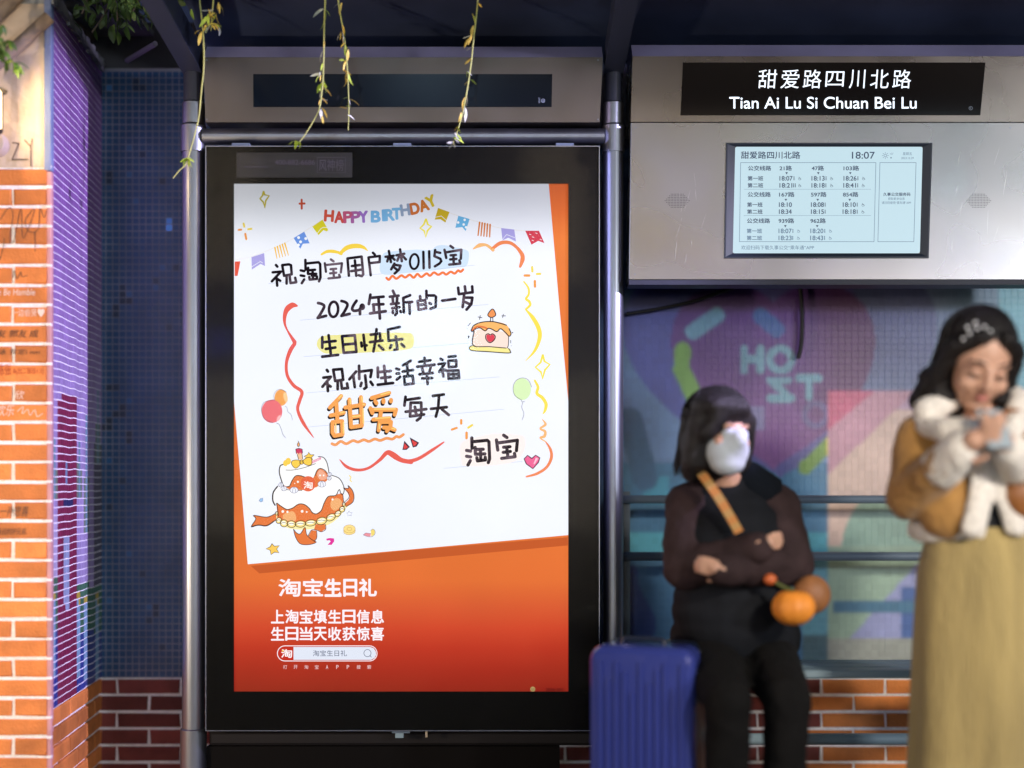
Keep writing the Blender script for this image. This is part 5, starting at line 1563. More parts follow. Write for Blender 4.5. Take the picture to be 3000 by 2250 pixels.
art("cake_tag_text", (252, 240, 246), 15, lambda P_: P_.text("生日快乐", 1000, 322, 1098, 350, T=Z5, rot=-0.42))
# scattered confetti
art("gold_star", (248, 204, 98), 5, lambda P_: P_.poly([(497, 1372), (525, 1405), (590, 1398), (555, 1440), (585, 1488), (530, 1478), (485, 1510), (475, 1455), (422, 1438), (475, 1412)], Z5))
art("gold_star_outline", (92, 70, 40), 6, lambda P_: P_.line([(497, 1372), (525, 1405), (590, 1398), (555, 1440), (585, 1488), (530, 1478), (485, 1510), (475, 1455), (422, 1438), (475, 1412)], 2.0, Z5, closed=True))
art("gold_coin", (250, 222, 140), 5, lambda P_: (P_.disc(*Z5(1462, 1210), 17.5, 12), P_.disc(*Z5(1462, 1192), 17, 12)))
art("coin_outline", (190, 150, 84), 6, lambda P_: (P_.ring(1462, 1188, 72, 50, 1.2, Z5), P_.ring(1462, 1190, 30, 20, 1, Z5), P_.line([(1390, 1200), (1400, 1245), (1462, 1262), (1525, 1240), (1536, 1200)], 1.2, Z5, sm=True)))
art("magenta_curl", (226, 58, 156), 5, lambda P_: P_.poly([(1172, 1312), (1220, 1302), (1270, 1308), (1272, 1345), (1240, 1388), (1190, 1388), (1228, 1345), (1215, 1330), (1180, 1335)], Z5))
art("confetti_curl", (238, 150, 160), 5, lambda P_: P_.poly([(1636, 1262), (1665, 1238), (1730, 1248), (1722, 1285), (1680, 1280)], Z5))
art("confetti_curl", (246, 220, 120), 5, lambda P_: (P_.poly([(1728, 1210), (1756, 1190), (1780, 1215), (1775, 1260), (1735, 1285)], Z5), P_.line([(1460, 525), (1480, 545), (1470, 580), (1488, 600)], 3, Z5, sm=True)))
art("confetti_outline", (110, 110, 140), 6, lambda P_: (P_.line([(1636, 1262), (1665, 1238), (1730, 1248)], 1, Z5), P_.line([(1636, 1265), (1690, 1285), (1745, 1285), (1780, 1250), (1780, 1215), (1756, 1190), (1728, 1210)], 1.2, Z5, sm=True), P_.line([(335, 838), (355, 810), (385, 806), (382, 840), (362, 855)], 1.2, Z5, closed=True),
    P_.line([(1455, 965), (1470, 985), (1498, 985), (1480, 1005), (1490, 1028), (1462, 1018), (1440, 1028), (1445, 1003), (1422, 992), (1448, 985)], 1.0, Z5, closed=True)))
art("confetti_chip", (150, 196, 238), 5, lambda P_: P_.poly([(340, 836), (357, 812), (383, 808), (380, 840), (362, 853)], Z5))

# --- lettering on the orange part ----------------------------------------------
WH = (250, 240, 246)
art("title_lettering", WH, 5, lambda P_: (P_.text("淘", 528, 220, 770, 412, T=Z6, bold=.034), P_.text("宝", 802, 218, 1024, 408, T=Z6, bold=.034), P_.text("生", 1052, 218, 1230, 412, T=Z6, bold=.05), P_.text("日", 1262, 222, 1408, 410, T=Z6, bold=.045), P_.text("礼", 1436, 218, 1630, 412, T=Z6, bold=.045),
    P_.poly([(1218, 358), (1228, 380), (1240, 386), (1228, 394), (1218, 414), (1206, 394), (1192, 386), (1206, 378)], Z6)))


def two(P_):
    for r_, (line_, y0, y1) in enumerate((("上淘宝填生日信息", 568, 716), ("生日当天收获惊喜", 762, 910))):
        for k, ch in enumerate(line_):
            x0 = 441 + k * 161.3
            P_.text(ch, x0 + 2, y0, x0 + 143, y1, T=Z6, bold=.036)
art("slogan_lettering", WH, 5, two)


def pill(P_, x0, y0, x1, y1, T):
    r_ = (y1 - y0) / 2
    pts = [(x1 - r_ + r_ * math.cos(a_), (y0 + y1) / 2 + r_ * math.sin(a_)) for a_ in [-math.pi / 2 + math.pi * k / 12 for k in range(13)]]
    pts += [(x0 + r_ + r_ * math.cos(a_), (y0 + y1) / 2 + r_ * math.sin(a_)) for a_ in [math.pi / 2 + math.pi * k / 12 for k in range(13)]]
    return pts
art("search_bar_border", WH, 5, lambda P_: P_.poly(pill(P_, 507, 968, 1643, 1148, Z6), Z6))
art("search_bar_gap", (196, 50, 36), 6, lambda P_: P_.poly(pill(P_, 516, 977, 1634, 1139, Z6), Z6))
art("search_bar_field", (224, 230, 244), 7, lambda P_: P_.poly([(694, 985), (1560, 985), (1600, 1000), (1624, 1035), (1628, 1075), (1610, 1110), (1570, 1131), (694, 1131)], Z6))
art("search_logo", (252, 244, 246), 8, lambda P_: P_.text("淘", 556, 1012, 676, 1106, T=Z6, bold=.034))
art("search_logo_dot", (250, 214, 40), 9, lambda P_: P_.disc(*Z6(573, 1028), 2.4))
art("search_text", (60, 72, 108), 8, lambda P_: (P_.text("淘宝生日礼", 914, 1022, 1296, 1090, T=Z6), P_.ring(1530, 1055, 40, 40, 1.5, Z6), P_.line([(1556, 1082), (1574, 1100)], 1.5, Z6)))
art("small_lettering", (238, 206, 206), 5, lambda P_: [P_.text(ch, x0 - (22 if ch not in "AP" else 15), 1190, x0 + (22 if ch not in "AP" else 12), 1234, T=Z6, bold=.006) for ch, x0 in zip("打开淘宝APP搜索", (600, 718, 838, 956, 1075, 1192, 1311, 1430, 1549))])
art("edge_code", (66, 20, 16), 6, lambda P_: P_.text("2006-001-", 972, 1474, 1096, 1492, T=Z7, bold=.02))
art("edge_mark", (176, 150, 96), 6, lambda P_: P_.disc(*Z7(887, 1480), 7.4))
art("edge_mark_text", (60, 30, 20), 7, lambda P_: P_.text("LI", 880, 1472, 896, 1488, T=Z7, bold=.02))

# ------------------------------------------------------------------ people
M_skin = mat("skin", (0.56, 0.32, 0.22), 0.5, var=0.05, vscale=20)
M_skin.node_tree.nodes["Principled BSDF"].inputs["Subsurface Weight"].default_value = 0.1
M_skin.node_tree.nodes["Principled BSDF"].inputs["Subsurface Radius"].default_value = (0.02, 0.008, 0.004)
M_hair = mat("black_hair", (0.008, 0.006, 0.006), 0.5, spec=.35, var=0.4, vscale=60, stretch=(3, 3, 0.4), bump=0.5, bscale=150)
M_suede = mat("tan_suede", (0.34, 0.17, 0.04), 0.85, var=0.22, vscale=9, bump=0.3, bscale=60, sheen=0.3)
M_fur = mat("cream_fleece", (0.84, 0.78, 0.70), 0.95, var=0.14, vscale=60, bump=1.0, bscale=130, sheen=0.4)
M_skirt = mat("mustard_corduroy", (0.37, 0.275, 0.105), 0.88, var=0.22, vscale=16, stretch=(1, 1, .12), bump=0.8, bscale=140, sheen=0.3)
M_blackcloth = mat("black_cloth", (0.013, 0.014, 0.018), 0.9, var=0.2, vscale=30, bump=0.2, bscale=100)
M_vest = mat("dark_quilted_nylon", (0.007, 0.008, 0.011), 0.85, spec=.2, var=0.3, vscale=10, bump=0.2, bscale=30)
M_sleeve = mat("dark_brown_sleeve", (0.034, 0.020, 0.021), 0.85, spec=.2, var=0.25, vscale=14, bump=0.3, bscale=60)
M_trouser = mat("dark_trousers", (0.006, 0.0056, 0.0056), 0.9, spec=.15, var=0.2, vscale=20, bump=0.2, bscale=80)
M_mask = mat("white_face_mask", (0.52, 0.57, 0.62), 0.95, spec=.1)
M_eye = mat("eye_white", (0.7, 0.68, 0.65), 0.3)
M_iris = mat("dark_iris", (0.02, 0.012, 0.01), 0.2)
M_lip = mat("lips", (0.50, 0.17, 0.14), 0.4)
M_shoe = mat("dark_shoe", (0.02, 0.016, 0.014), 0.5)


def head_prims(b, M, s=1.0):
    P = lambda x, y, z: M @ Vector((x * s, y * s, z * s))
    R = M.to_3x3()
    E = lambda c, r: b.ellipsoid(P(*c), tuple(k * s for k in r), R, 22, 14)
    E((0, 0.012, 0.035), (.075, .092, .086))
    E((0, -0.030, -0.018), (.060, .060, .080))
    E((0, -0.052, -0.078), (.030, .028, .024))
    for k in (-1, 1):
        E((k * .036, -0.062, -0.022), (.026, .024, .026))
        E((k * .076, 0.010, -0.005), (.010, .018, .030))
        b.capsule(P(k * .012, -.088, .030), .007 * s, P(k * .045, -.072, .032), .008 * s, 8)
    b.capsule(P(0, -.088, .022), .0085 * s, P(0, -.106, -.016), .0125 * s, 10)
    E((0.010, -0.094, -.020), (.009, .010, .007)); E((-0.010, -0.094, -.020), (.009, .010, .007))


def face_details(par, M, s=1.0, mouth=True, closed=False):
    P = lambda x, y, z: M @ Vector((x * s, y * s, z * s))
    R = M.to_3x3()
    for k in (-1, 1):
        if closed:
            MB().ellipsoid(P(k * .031, -.0800, .012), (.0155 * s, .008 * s, .0085 * s), R, 12, 8).build("eyelid", M_skin, par, smooth=True)
            MB().tube([P(k * .015, -.0875, .006), P(k * .031, -.0905, .002), P(k * .047, -.0815, .006)], .0019 * s, 6).build("eyelash", M_hair, par)
            MB().tube([P(k * .014, -.0925, .037), P(k * .034, -.0880, .043), P(k * .052, -.0745, .036)], [.0022 * s, .003 * s, .0014 * s], 6).build("eyebrow", M_hair, par)
            continue
        e = MB().ellipsoid(P(k * .031, -.0775, .012), (.0145 * s, .008 * s, .0055 * s), R, 12, 8).build("eye", M_eye, par, smooth=True)
        MB().ellipsoid(P(k * .031, -.0838, .0105), (.0055 * s, .003 * s, .005 * s), R, 10, 6).build("iris", M_iris, e, smooth=True)
        MB().tube([P(k * .016, -.0835, .015), P(k * .031, -.0880, .0195), P(k * .047, -.0790, .014)], .0018 * s, 6).build("eyelid", M_hair, par)
        MB().tube([P(k * .014, -.0925, .037), P(k * .034, -.0880, .043), P(k * .052, -.0745, .036)], [.0022 * s, .003 * s, .0014 * s], 6).build("eyebrow", M_hair, par)
    if mouth:
        m_ = MB(); m_.ellipsoid(P(0, -.0865, -.0485), (.017 * s, .007 * s, .0036 * s), R, 14, 8); m_.ellipsoid(P(0, -.0850, -.0555), (.014 * s, .007 * s, .0042 * s), R, 14, 8)
        m_.build("lips", M_lip, par, smooth=True)


def fingers(b, wrist, palm, tip_dir, side, curl, s=1.0, thumb=True):
    """palm from wrist to palm; four fingers fan along side, bend towards curl"""
    wrist, palm = Vector(wrist), Vector(palm)
    d = (palm - wrist).normalized(); side = Vector(side).normalized(); curl = Vector(curl).normalized()
    b.capsule(wrist, .024 * s, palm - d * .01, .027 * s, 10)
    b.ellipsoid(palm, (.030 * s, .030 * s, .030 * s), None, 12, 8)
    for k, L in enumerate((.070, .078, .073, .058)):
        o = (k - 1.5) * .0185 * s
        base = palm + side * o + d * .018 * s
        m1 = base + (d * .9 + curl * .3).normalized() * L * .45 * s
        m2 = m1 + (d * .5 + curl * .85).normalized() * L * .33 * s
        m3 = m2 + (d * .1 + curl * 1.0).normalized() * L * .28 * s
        b.capsule(base, .0092 * s, m1, .0085 * s, 8); b.capsule(m1, .0085 * s, m2, .0080 * s, 8); b.capsule(m2, .0080 * s, m3, .0070 * s, 8)
    if thumb:
        t0 = wrist + (palm - wrist) * .45 + side * -.024 * s
        t1 = t0 + (d * .6 - side * .8 + curl * .3).normalized() * .036 * s
        t2 = t1 + (d * .8 - side * .1 + curl * .5).normalized() * .030 * s
        b.capsule(t0, .012 * s, t1, .0105 * s, 8); b.capsule(t1, .0105 * s, t2, .009 * s, 8)


def fuzz(amp, sc):
    return lambda co: amp * noise.noise(co * sc) + amp * 0.5 * noise.noise(co * sc * 2.7)


def strands(M, s, par, n, rx, ry, rz, zc, low, flare, seed, front=115, swoop=None):
    """loose hairs laid over the hair mass"""
    r = random.Random(seed)
    mb = MB()
    for _ in range(n):
        az = math.radians(r.uniform(-front, front)); rr_ = r.uniform(.985, 1.035)
        end = low + r.uniform(-.025, .018)
        pts = []
        for k in range(8):
            th = math.radians(10 + k * 13)
            a2 = az * (.55 + .45 * k / 7)
            pts.append(Vector((rx * math.sin(th) * math.sin(a2) * rr_, .028 + ry * math.sin(th) * math.cos(a2) * rr_, zc + rz * math.cos(th))))
        p = pts[-1]; fl = r.uniform(-.3, 1.2) * flare
        for k in range(1, 4):
            t = k / 3
            pts.append(Vector((p.x * (1 + fl * t * t) + r.uniform(-.003, .003), p.y + .004 * k, p.z + (end - p.z) * t)))
        pts = [M @ (q_ * s) for q_ in pts]
        mb.tube(pts, [.0022] * 7 + [.0018, .0014, .0010, .0005], 4, cap=False)
    return mb.build("hair_strands", M_hair, par, smooth=True, kind="stuff")


# --- woman standing at the right ---------------------------------------------
WY = 3.65
hc = PW(2862, 1070, WY)
HS = 1.12
w1 = empty("person", (hc.x + 0.04, WY + 0.05, 0), "young woman in a tan jacket with cream fleece trim looking down at her phone", "person")
M1 = Matrix.Translation(hc) @ Euler((math.radians(28), math.radians(6), math.radians(3)), "XYZ").to_matrix().to_4x4()
bx, by = hc.x + 0.03, WY + 0.05
hL, hR = PW(2850, 1290, 3.43), PW(2940, 1292, 3.44)
elL, elR = Vector((PW(2672, 1455, 3.66).x, 3.68, PW(2672, 1455, 3.66).z)), Vector((PW(3052, 1450, 3.68).x, 3.70, PW(3052, 1450, 3.68).z))
shL, shR = Vector((bx - .165, by, 1.285)), Vector((bx + .165, by, 1.285))
b = MB()
head_prims(b, M1, HS)
b.capsule((hc.x + .01, WY + .05, hc.z - .05), .050, (bx, by, 1.29), .055)
b.capsule(shL, .052, shR, .052)
b.ellipsoid((bx, by, 1.15), (.150, .100, .17)); b.ellipsoid((bx, by, 1.0), (.125, .092, .13)); b.ellipsoid((bx, by, .86), (.165, .115, .13))
for s_, e_, h_ in ((shL, elL, hL), (shR, elR, hR)):
    b.capsule(s_, .047, e_, .038); b.capsule(e_, .040, h_ + (e_ - h_).normalized() * .05, .026)
for k in (-1, 1):
    b.capsule((bx + k * .085, by, .84), .082, (bx + k * .08, by + .01, .47), .055); b.capsule((bx + k * .08, by + .01, .47), .054, (bx + k * .075, by + .03, .09), .036)
    b.capsule((bx + k * .075, by + .04, .045), .036, (bx + k * .085, by - .12, .035), .030)
wl_ = hL + (elL - hL).normalized() * .055; wr_ = hR + (elR - hR).normalized() * .055
fingers(b, wl_, hL + Vector((.005, 0, 0)), None, (0.1, -.25, 1), (.55, -.2, .35), 1.0)
fingers(b, wr_, hR, None, (0.1, -.25, -1), (-.55, -.1, .35), 1.0)
body = remeshed(b, "body", M_skin, w1, 0.0062, 2)
face_details(w1, M1, HS, closed=True)
# hair: long bob, tucked, ends turned out over the collar
hb = MB()
P = lambda x, y, z: M1 @ (Vector((x, y, z)) * HS)
R1 = M1.to_3x3()
hb.ellipsoid(P(0, .030, .052), (.102, .108, .103), R1)
hb.ellipsoid(P(0, .055, .000), (.100, .092, .115), R1)
for k in (-1, 1):
    hb.capsule(P(k * .030, -.062, .098), .022, P(k * .075, -.030, .055), .024)
    hb.capsule(P(k * .080, -.022, .050), .024, P(k * .088, .000, -.045), .026)
    hb.capsule(P(k * .088, .010, -.03), .030, P(k * .100, .035, -.125), .034)
pL = PW(2762, 1175, 3.64)
hb.capsule(P(-.095, .03, -.06), .034, pL + Vector((.02, .03, .02)), .034); hb.capsule(pL + Vector((.02, .03, .02)), .032, PW(2722, 1178, 3.66), .010)
hb.capsule(P(-.07, .05, -.08), .04, PW(2800, 1190, 3.70), .035)
hb.capsule(P(.095, .03, -.06), .030, PW(2935, 1170, 3.64), .022)
hair = remeshed(hb, "hair", M_hair, w1, 0.007, 2, fuzz(.004, 60))
strands(M1, HS, hair, 260, .094, .098, .094, .050, -.125, .10, 4, 112)
for k, (px, py) in enumerate(((2792, 985), (2825, 962), (2858, 944), (2888, 942), (2908, 962), (2812, 930), (2850, 915))):
    c0 = PW(px, py, 3.50); tgt = P(0, .02, .05); d_ = (tgt - c0).normalized()
    # drop the pearl onto the hair surface
    pr = tgt - d_ * .118
    MB().ellipsoid(pr, (.0055,) * 3, None, 10, 6).build("pearl_hairpin", mat("pearl", (.8, .8, .82), .2) if "pearl" not in MATS else MATS["pearl"], hair, smooth=True)
# black top
tb_ = MB(); tb_.ellipsoid((bx, by - .006, 1.14), (.158, .112, .19)); tb_.ellipsoid((bx, by - .004, .99), (.158, .118, .10)); tb_.capsule((bx, by + .0, 1.26), .07, (bx, by - .0, 1.31), .062)
remeshed(tb_, "black_top", M_blackcloth, w1, 0.012, 3)
# jacket: sleeves, back and two open fronts
j = MB()
for s_, e_, h_ in ((shL, elL, hL), (shR, elR, hR)):
    cf = h_ + (e_ - h_).normalized() * .115
    j.capsule(s_ + Vector((0, 0, -.01)), .078, e_, .066); j.capsule(e_, .068, cf, .055)
j.ellipsoid((bx, by + .035, 1.15), (.185, .115, .20))
for k in (-1, 1):
    j.capsule((bx + k * .115, by - .035, 1.27), .065, (bx + k * .110, by - .050, 1.07), .082)
jk = remeshed(j, "jacket", M_suede, w1, 0.010, 3, fuzz(.006, 14))
# fleece trim
def fleece(name, pts, r, flat=None):
    m_ = MB()
    pts = [Vector(p_) for p_ in pts]
    for i in range(len(pts) - 1):
        ra = r[i] if isinstance(r, (list, tuple)) else r; rb_ = r[i + 1] if isinstance(r, (list, tuple)) else r
        m_.capsule(pts[i], ra, pts[i + 1], rb_)
    return remeshed(m_, name, M_fur, jk, 0.008, 2, fuzz(.004, 90))
fleece("fleece_collar", [PW(2712, 1248, 3.66), PW(2716, 1205, 3.66), PW(2768, 1178, 3.68), PW(2830, 1170, 3.72)], [.032, .040, .034, .03])
fleece("fleece_collar", [PW(2712, 1250, 3.64), PW(2775, 1262, 3.56), PW(2835, 1262, 3.53), PW(2852, 1300, 3.52)], [.028, .036, .036, .03])
fleece("fleece_collar", [PW(2958, 1150, 3.70), PW(2990, 1180, 3.64), PW(2975, 1240, 3.58), PW(2950, 1290, 3.54)], [.028, .036, .034, .028])
def flat_band(m_, pts, w, t_):
    P2 = catmull(pts, 7)
    for q in P2:
        m_.ellipsoid(q, (w, t_, w * .8), None, 12, 8)
fb = MB()
flat_band(fb, [PW(2880, 1300, 3.585), PW(2878, 1380, 3.575), PW(2872, 1460, 3.565), PW(2852, 1545, 3.560)], .036, .020)
flat_band(fb, [PW(2935, 1300, 3.585), PW(2936, 1380, 3.580), PW(2950, 1460, 3.570), PW(2978, 1545, 3.565)], .034, .020)
remeshed(fb, "fleece_front", M_fur, jk, 0.007, 3, fuzz(.003, 90))
fb = MB()
for a0, a1 in ((-2.95, -1.78), (-1.36, -.2), (.0, 3.0)):
    nn_ = 26
    for k in range(nn_ + 1):
        th = a0 + (a1 - a0) * k / nn_
        fb.ellipsoid((bx + .178 * math.cos(th), by + .022 + .122 * math.sin(th), 1.017 + .004 * math.sin(th * 5)), (.022, .022, .031), None, 12, 8)
remeshed(fb, "fleece_hem", M_fur, jk, 0.007, 3, fuzz(.003, 90))
for h_, e_ in ((hL, elL), (hR, elR)):
    d_ = (e_ - h_).normalized(); cf = h_ + d_ * .085
    m_ = MB(); m_.capsule(cf - d_ * .03, .050, cf + d_ * .055, .060)
    remeshed(m_, "fleece_cuff", M_fur, jk, 0.008, 2, fuzz(.004, 90))
# skirt
sk = MB()
rows = [(1.03, .165, .118), (.98, .180, .128), (.90, .198, .142), (.78, .205, .150), (.60, .212, .160), (.40, .218, .168), (.22, .226, .176)]
seg = 64
for z, rx, ry in rows:
    for k in range(seg):
        a_ = 2 * math.pi * k / seg
        f_ = 1 + (.030 * (1.03 - z) * 1.4) * math.sin(a_ * 7 + 1.3 * z) + .012 * (1.03 - z) * math.sin(a_ * 13)
        sk.v.append((bx + .02 + rx * f_ * math.cos(a_), by + ry * f_ * math.sin(a_), z))
for i in range(len(rows) - 1):
    for k in range(seg):
        k2 = (k + 1) % seg
        sk.f.append((i * seg + k, (i + 1) * seg + k, (i + 1) * seg + k2, i * seg + k2)); sk.c.append(None)
sk.f.append(tuple(range((len(rows) - 1) * seg, len(rows) * seg))); sk.c.append(None)
sk.build("skirt", M_skirt, w1, smooth=True)
for k in (-1, 1):
    m_ = MB(); m_.capsule((bx + k * .075, by + .05, .045), .044, (bx + k * .085, by - .12, .038), .038); m_.capsule((bx + k * .075, by + .03, .06), .045, (bx + k * .075, by + .03, .19), .052)
    remeshed(m_, "boot", M_shoe, w1, 0.010, 2)
# phone held in both hands
ph = empty("phone", tuple(PW(2905, 1262, 3.40)), "mobile phone held in the hands of the standing woman", "phone")
c0 = PW(2918, 1262, 3.42)
Rp = Euler((math.radians(-35), 0, math.radians(6)), "XYZ").to_matrix().to_4x4()
pm = MB().box(-.035, .035, -.004, .004, -.055, .070, ch=.003); pm.v = [tuple(Matrix.Translation(c0) @ Rp @ Vector(v)) for v in pm.v]
pm.build("case", mat("phone_case", (.32, .38, .42), .3), ph)
pm = MB().box(-.032, .032, .0042, .005, -.052, .067); pm.v = [tuple(Matrix.Translation(c0) @ Rp @ Vector(v)) for v in pm.v]
pm.build("screen", mat("phone_screen", (.02, .02, .02), .1, emit=(.6, .75, 1), estr=.7), ph)
pm = MB()
for k in range(2): pm.ellipsoid((-.02 , -.0055, .055 - k * .022), (.008, .002, .008), None, 10, 6)
pm.v = [tuple(Matrix.Translation(c0) @ Rp @ Vector(v)) for v in pm.v]
pm.build("camera_lens", MATS["dark_display"], ph)
# small brown bag at her side
bg = empty("shoulder_bag", tuple(PW(3000, 1450, 3.58)), "rounded brown leather bag hanging at the standing woman's side", "bag")
c0 = PW(3006, 1448, 3.56)
MB().ellipsoid(c0, (.060, .035, .066), None, 24, 16).build("body", mat("brown_leather", (.26, .10, .03), .35, var=.2, vscale=10, bump=.2, bscale=50), bg, smooth=True)
MB().tube(catmull([c0 + Vector((-.03, -.01, .06)), c0 + Vector((-.06, .0, .22)), Vector((bx + .13, by - .09, 1.33)), Vector((bx + .1, by + .1, 1.33))], 5), .006, 8).build("strap", MATS["brown_leather"], bg)

# --- person seated on the bench ------------------------------------------------
HS2 = 0.98
SY = 3.920
hc2 = PW(2112, 1272, SY)
w2 = empty("person", (0.72, 4.030, 0), "seated person with folded arms in a dark vest and white face mask", "person")
M2 = Matrix.Translation(hc2) @ Euler((math.radians(6), math.radians(3), math.radians(24)), "XYZ").to_matrix().to_4x4()
b = MB()
head_prims(b, M2, HS2)
sx = X(2140, 3.980); 
nb = Vector((sx, 4.010, 1.13))
b.capsule(hc2 + Vector((0, .03, -.05)), .052, nb, .060)
sL, sR = Vector((X(2025, 4.010), 4.020, Zp(1480, 4.010))), Vector((X(2268, 4.010), 4.020, Zp(1480, 4.010)))
b.capsule(sL, .055, sR, .055)
cx = (sL.x + sR.x) / 2
b.ellipsoid((cx, 4.030, .95), (.155, .11, .18)); b.ellipsoid((cx + .01, 4.060, .76), (.155, .12, .18)); b.ellipsoid((cx + .02, 4.100, .66), (.175, .13, .11))
eL, eR = Vector((X(2010, 3.950), 3.960, Zp(1665, 3.950))), Vector((X(2320, 3.950), 3.960, Zp(1650, 3.950)))
kL, kR = Vector((X(2132, 3.700), 3.700, .54)), Vector((X(2305, 3.730), 3.730, .54))
for s_, e_, h_ in ((sL, eL, Vector((X(2215, 3.820), 3.820, Zp(1598, 3.820)))), (sR, eR, Vector((X(2120, 3.780), 3.800, Zp(1668, 3.800))))):
    b.capsule(s_, .048, e_, .040); b.capsule(e_, .040, h_, .028)
for k_, hx in ((kL, cx - .07), (kR, cx + .11)):
    b.capsule((hx, 4.080, .615), .085, k_, .062)
    b.capsule(k_, .060, (k_.x + .01, k_.y + .10, .10), .040)
    b.capsule((k_.x + .01, k_.y + .10, .045), .036, (k_.x, k_.y - .06, .035), .030)
fingers(b, Vector((X(2200, 3.820), 3.820, Zp(1600, 3.820))), Vector((X(2250, 3.820), 3.830, Zp(1590, 3.820))), None, (0, -.2, 1), (.1, .9, 0), .80)
fingers(b, Vector((X(2140, 3.780), 3.800, Zp(1668, 3.800))), Vector((X(2100, 3.780), 3.800, Zp(1662, 3.800))), None, (0, -.2, 1), (-.1, .9, 0), .80)
remeshed(b, "body", M_skin, w2, 0.0068, 2)
face_details(w2, M2, HS2, mouth=False)
P = lambda x, y, z: M2 @ (Vector((x, y, z)) * HS2)
R2 = M2.to_3x3()
hb = MB()
hb.ellipsoid(P(0, .028, .040), (.103, .110, .108), R2); hb.ellipsoid(P(0, .045, -.02), (.106, .104, .130), R2)
hb.ellipsoid(P(-.018, -.012, .082), (.090, .088, .052), R2)
hb.capsule(P(-.050, -.070, .060), .022, P(-.078, -.040, .0), .026)
for k in (-1, 1):
    hb.capsule(P(k * .084, -.006, .04), .034, P(k * .082, .010, -.09), .038)
    hb.capsule(P(k * .070, .03, -.03), .045, P(k * .060, .04, -.12), .040)
hair2 = remeshed(hb, "hair", M_hair, w2, 0.008, 6, fuzz(.003, 40))
strands(M2, HS2, hair2, 300, .107, .112, .108, .040, -.125, .06, 9, 118)
mk_ = MB(); mk_.ellipsoid(P(0, -.040, -.045), (.068, .066, .066), R2); mk_.ellipsoid(P(0, -.066, -.025), (.046, .050, .050), R2); mk_.ellipsoid(P(0, -.05, -.078), (.056, .052, .044), R2)
mk_.ellipsoid(P(0, -.100, -.008), (.028, .028, .032), R2); mk_.ellipsoid(P(0, -.075, .008), (.045, .030, .020), R2)
mk_o = remeshed(mk_, "face_mask", M_mask, w2, 0.006, 4)
for k in (-1, 1):
    MB().tube([P(k * .060, -.050, -.02), P(k * .078, -.012, .0), P(k * .082, .012, .005)], .0018, 6).build("ear_loop", M_mask, mk_o)
# quilted vest with standing collar, and brown sleeves
v_ = MB()
v_.ellipsoid((cx, 4.020, .95), (.185, .145, .21)); v_.ellipsoid((cx + .01, 4.050, .76), (.190, .155, .20)); v_.ellipsoid((cx + .02, 4.090, .67), (.205, .165, .12))
v_.capsule(sL + Vector((.02, 0, -.01)), .070, sR + Vector((-.02, 0, -.01)), .070)
v_.capsule(nb + Vector((0, .01, .01)), .082, nb + Vector((.0, .015, -.06)), .10)
vest = remeshed(v_, "vest", M_vest, w2, 0.010, 3, lambda co: .003 * abs(math.sin(co.z * 52)) + .004 * noise.noise(co * 14))
hd = MB()
hd.capsule(P(.09, .03, -.10), .045, Vector((X(2245, 3.980), 4.000, Zp(1440, 3.980))), .06); hd.capsule(P(.03, .10, -.10), .06, nb + Vector((.05, .10, -.03)), .07)
remeshed(hd, "scarf", mat("black_scarf", (.006, .008, .012), .95, spec=.1, bump=.4, bscale=40), w2, 0.010, 3, fuzz(.006, 20))
for s_, e_, h_ in ((sL, eL, Vector((X(2222, 3.830), 3.840, Zp(1606, 3.830)))), (sR, eR, Vector((X(2122, 3.800), 3.820, Zp(1668, 3.800))))):
    m_ = MB(); m_.capsule(s_ + Vector((0, 0, -.01)), .082, e_, .068); m_.capsule(e_, .070, h_, .050)
    remeshed(m_, "sleeve", M_sleeve, w2, 0.010, 3, fuzz(.007, 16))
m_ = MB()
m_.capsule((cx - .07, 4.080, .620), .100, kL, .070); m_.capsule((cx + .11, 4.080, .620), .100, kR, .070)
for k_ in (kL, kR): m_.capsule(k_, .070, (k_.x + .01, k_.y + .10, .11), .056)
m_.ellipsoid((cx + .02, 4.100, .64), (.19, .14, .11))
remeshed(m_, "trousers", M_trouser, w2, 0.011, 3, fuzz(.006, 14))
for k_ in (kL, kR):
    m_ = MB(); m_.capsule((k_.x + .01, k_.y + .11, .045), .044, (k_.x, k_.y - .08, .036), .038)
    remeshed(m_, "shoe", M_shoe, w2, 0.010, 2)
# orange patterned strap across the chest, down to the pouch
so = empty("shoulder_strap", tuple(PW(2100, 1460, 3.830)), "orange patterned strap running diagonally over the dark vest", "strap")
sp_ = MB()
pp = catmull([PW(2022, 1352, 3.980), PW(2058, 1392, 3.895), PW(2100, 1450, 3.855), PW(2140, 1515, 3.845), PW(2165, 1560, 3.830)], 6)
for k_, (p0, p1) in enumerate(zip(pp, pp[1:])):
    t_ = (p1 - p0).normalized(); u_ = t_.cross(Vector((0, 1, 0))).normalized() * .0135
    n_ = Vector((0, -.004, 0))
    cc_ = (0.50, .20, .05) if (k_ // 2) % 2 else (0.44, .25, .08)
    sp_.add([p0 - u_, p0 + u_, p1 + u_, p1 - u_, p0 - u_ + n_, p0 + u_ + n_, p1 + u_ + n_, p1 - u_ + n_], [(0, 1, 2, 3), (4, 7, 6, 5), (0, 3, 7, 4), (1, 5, 6, 2)], cc_)
sp_.build("band", mat("patterned_strap", attr="Col", rough=.8), so, fix=True)
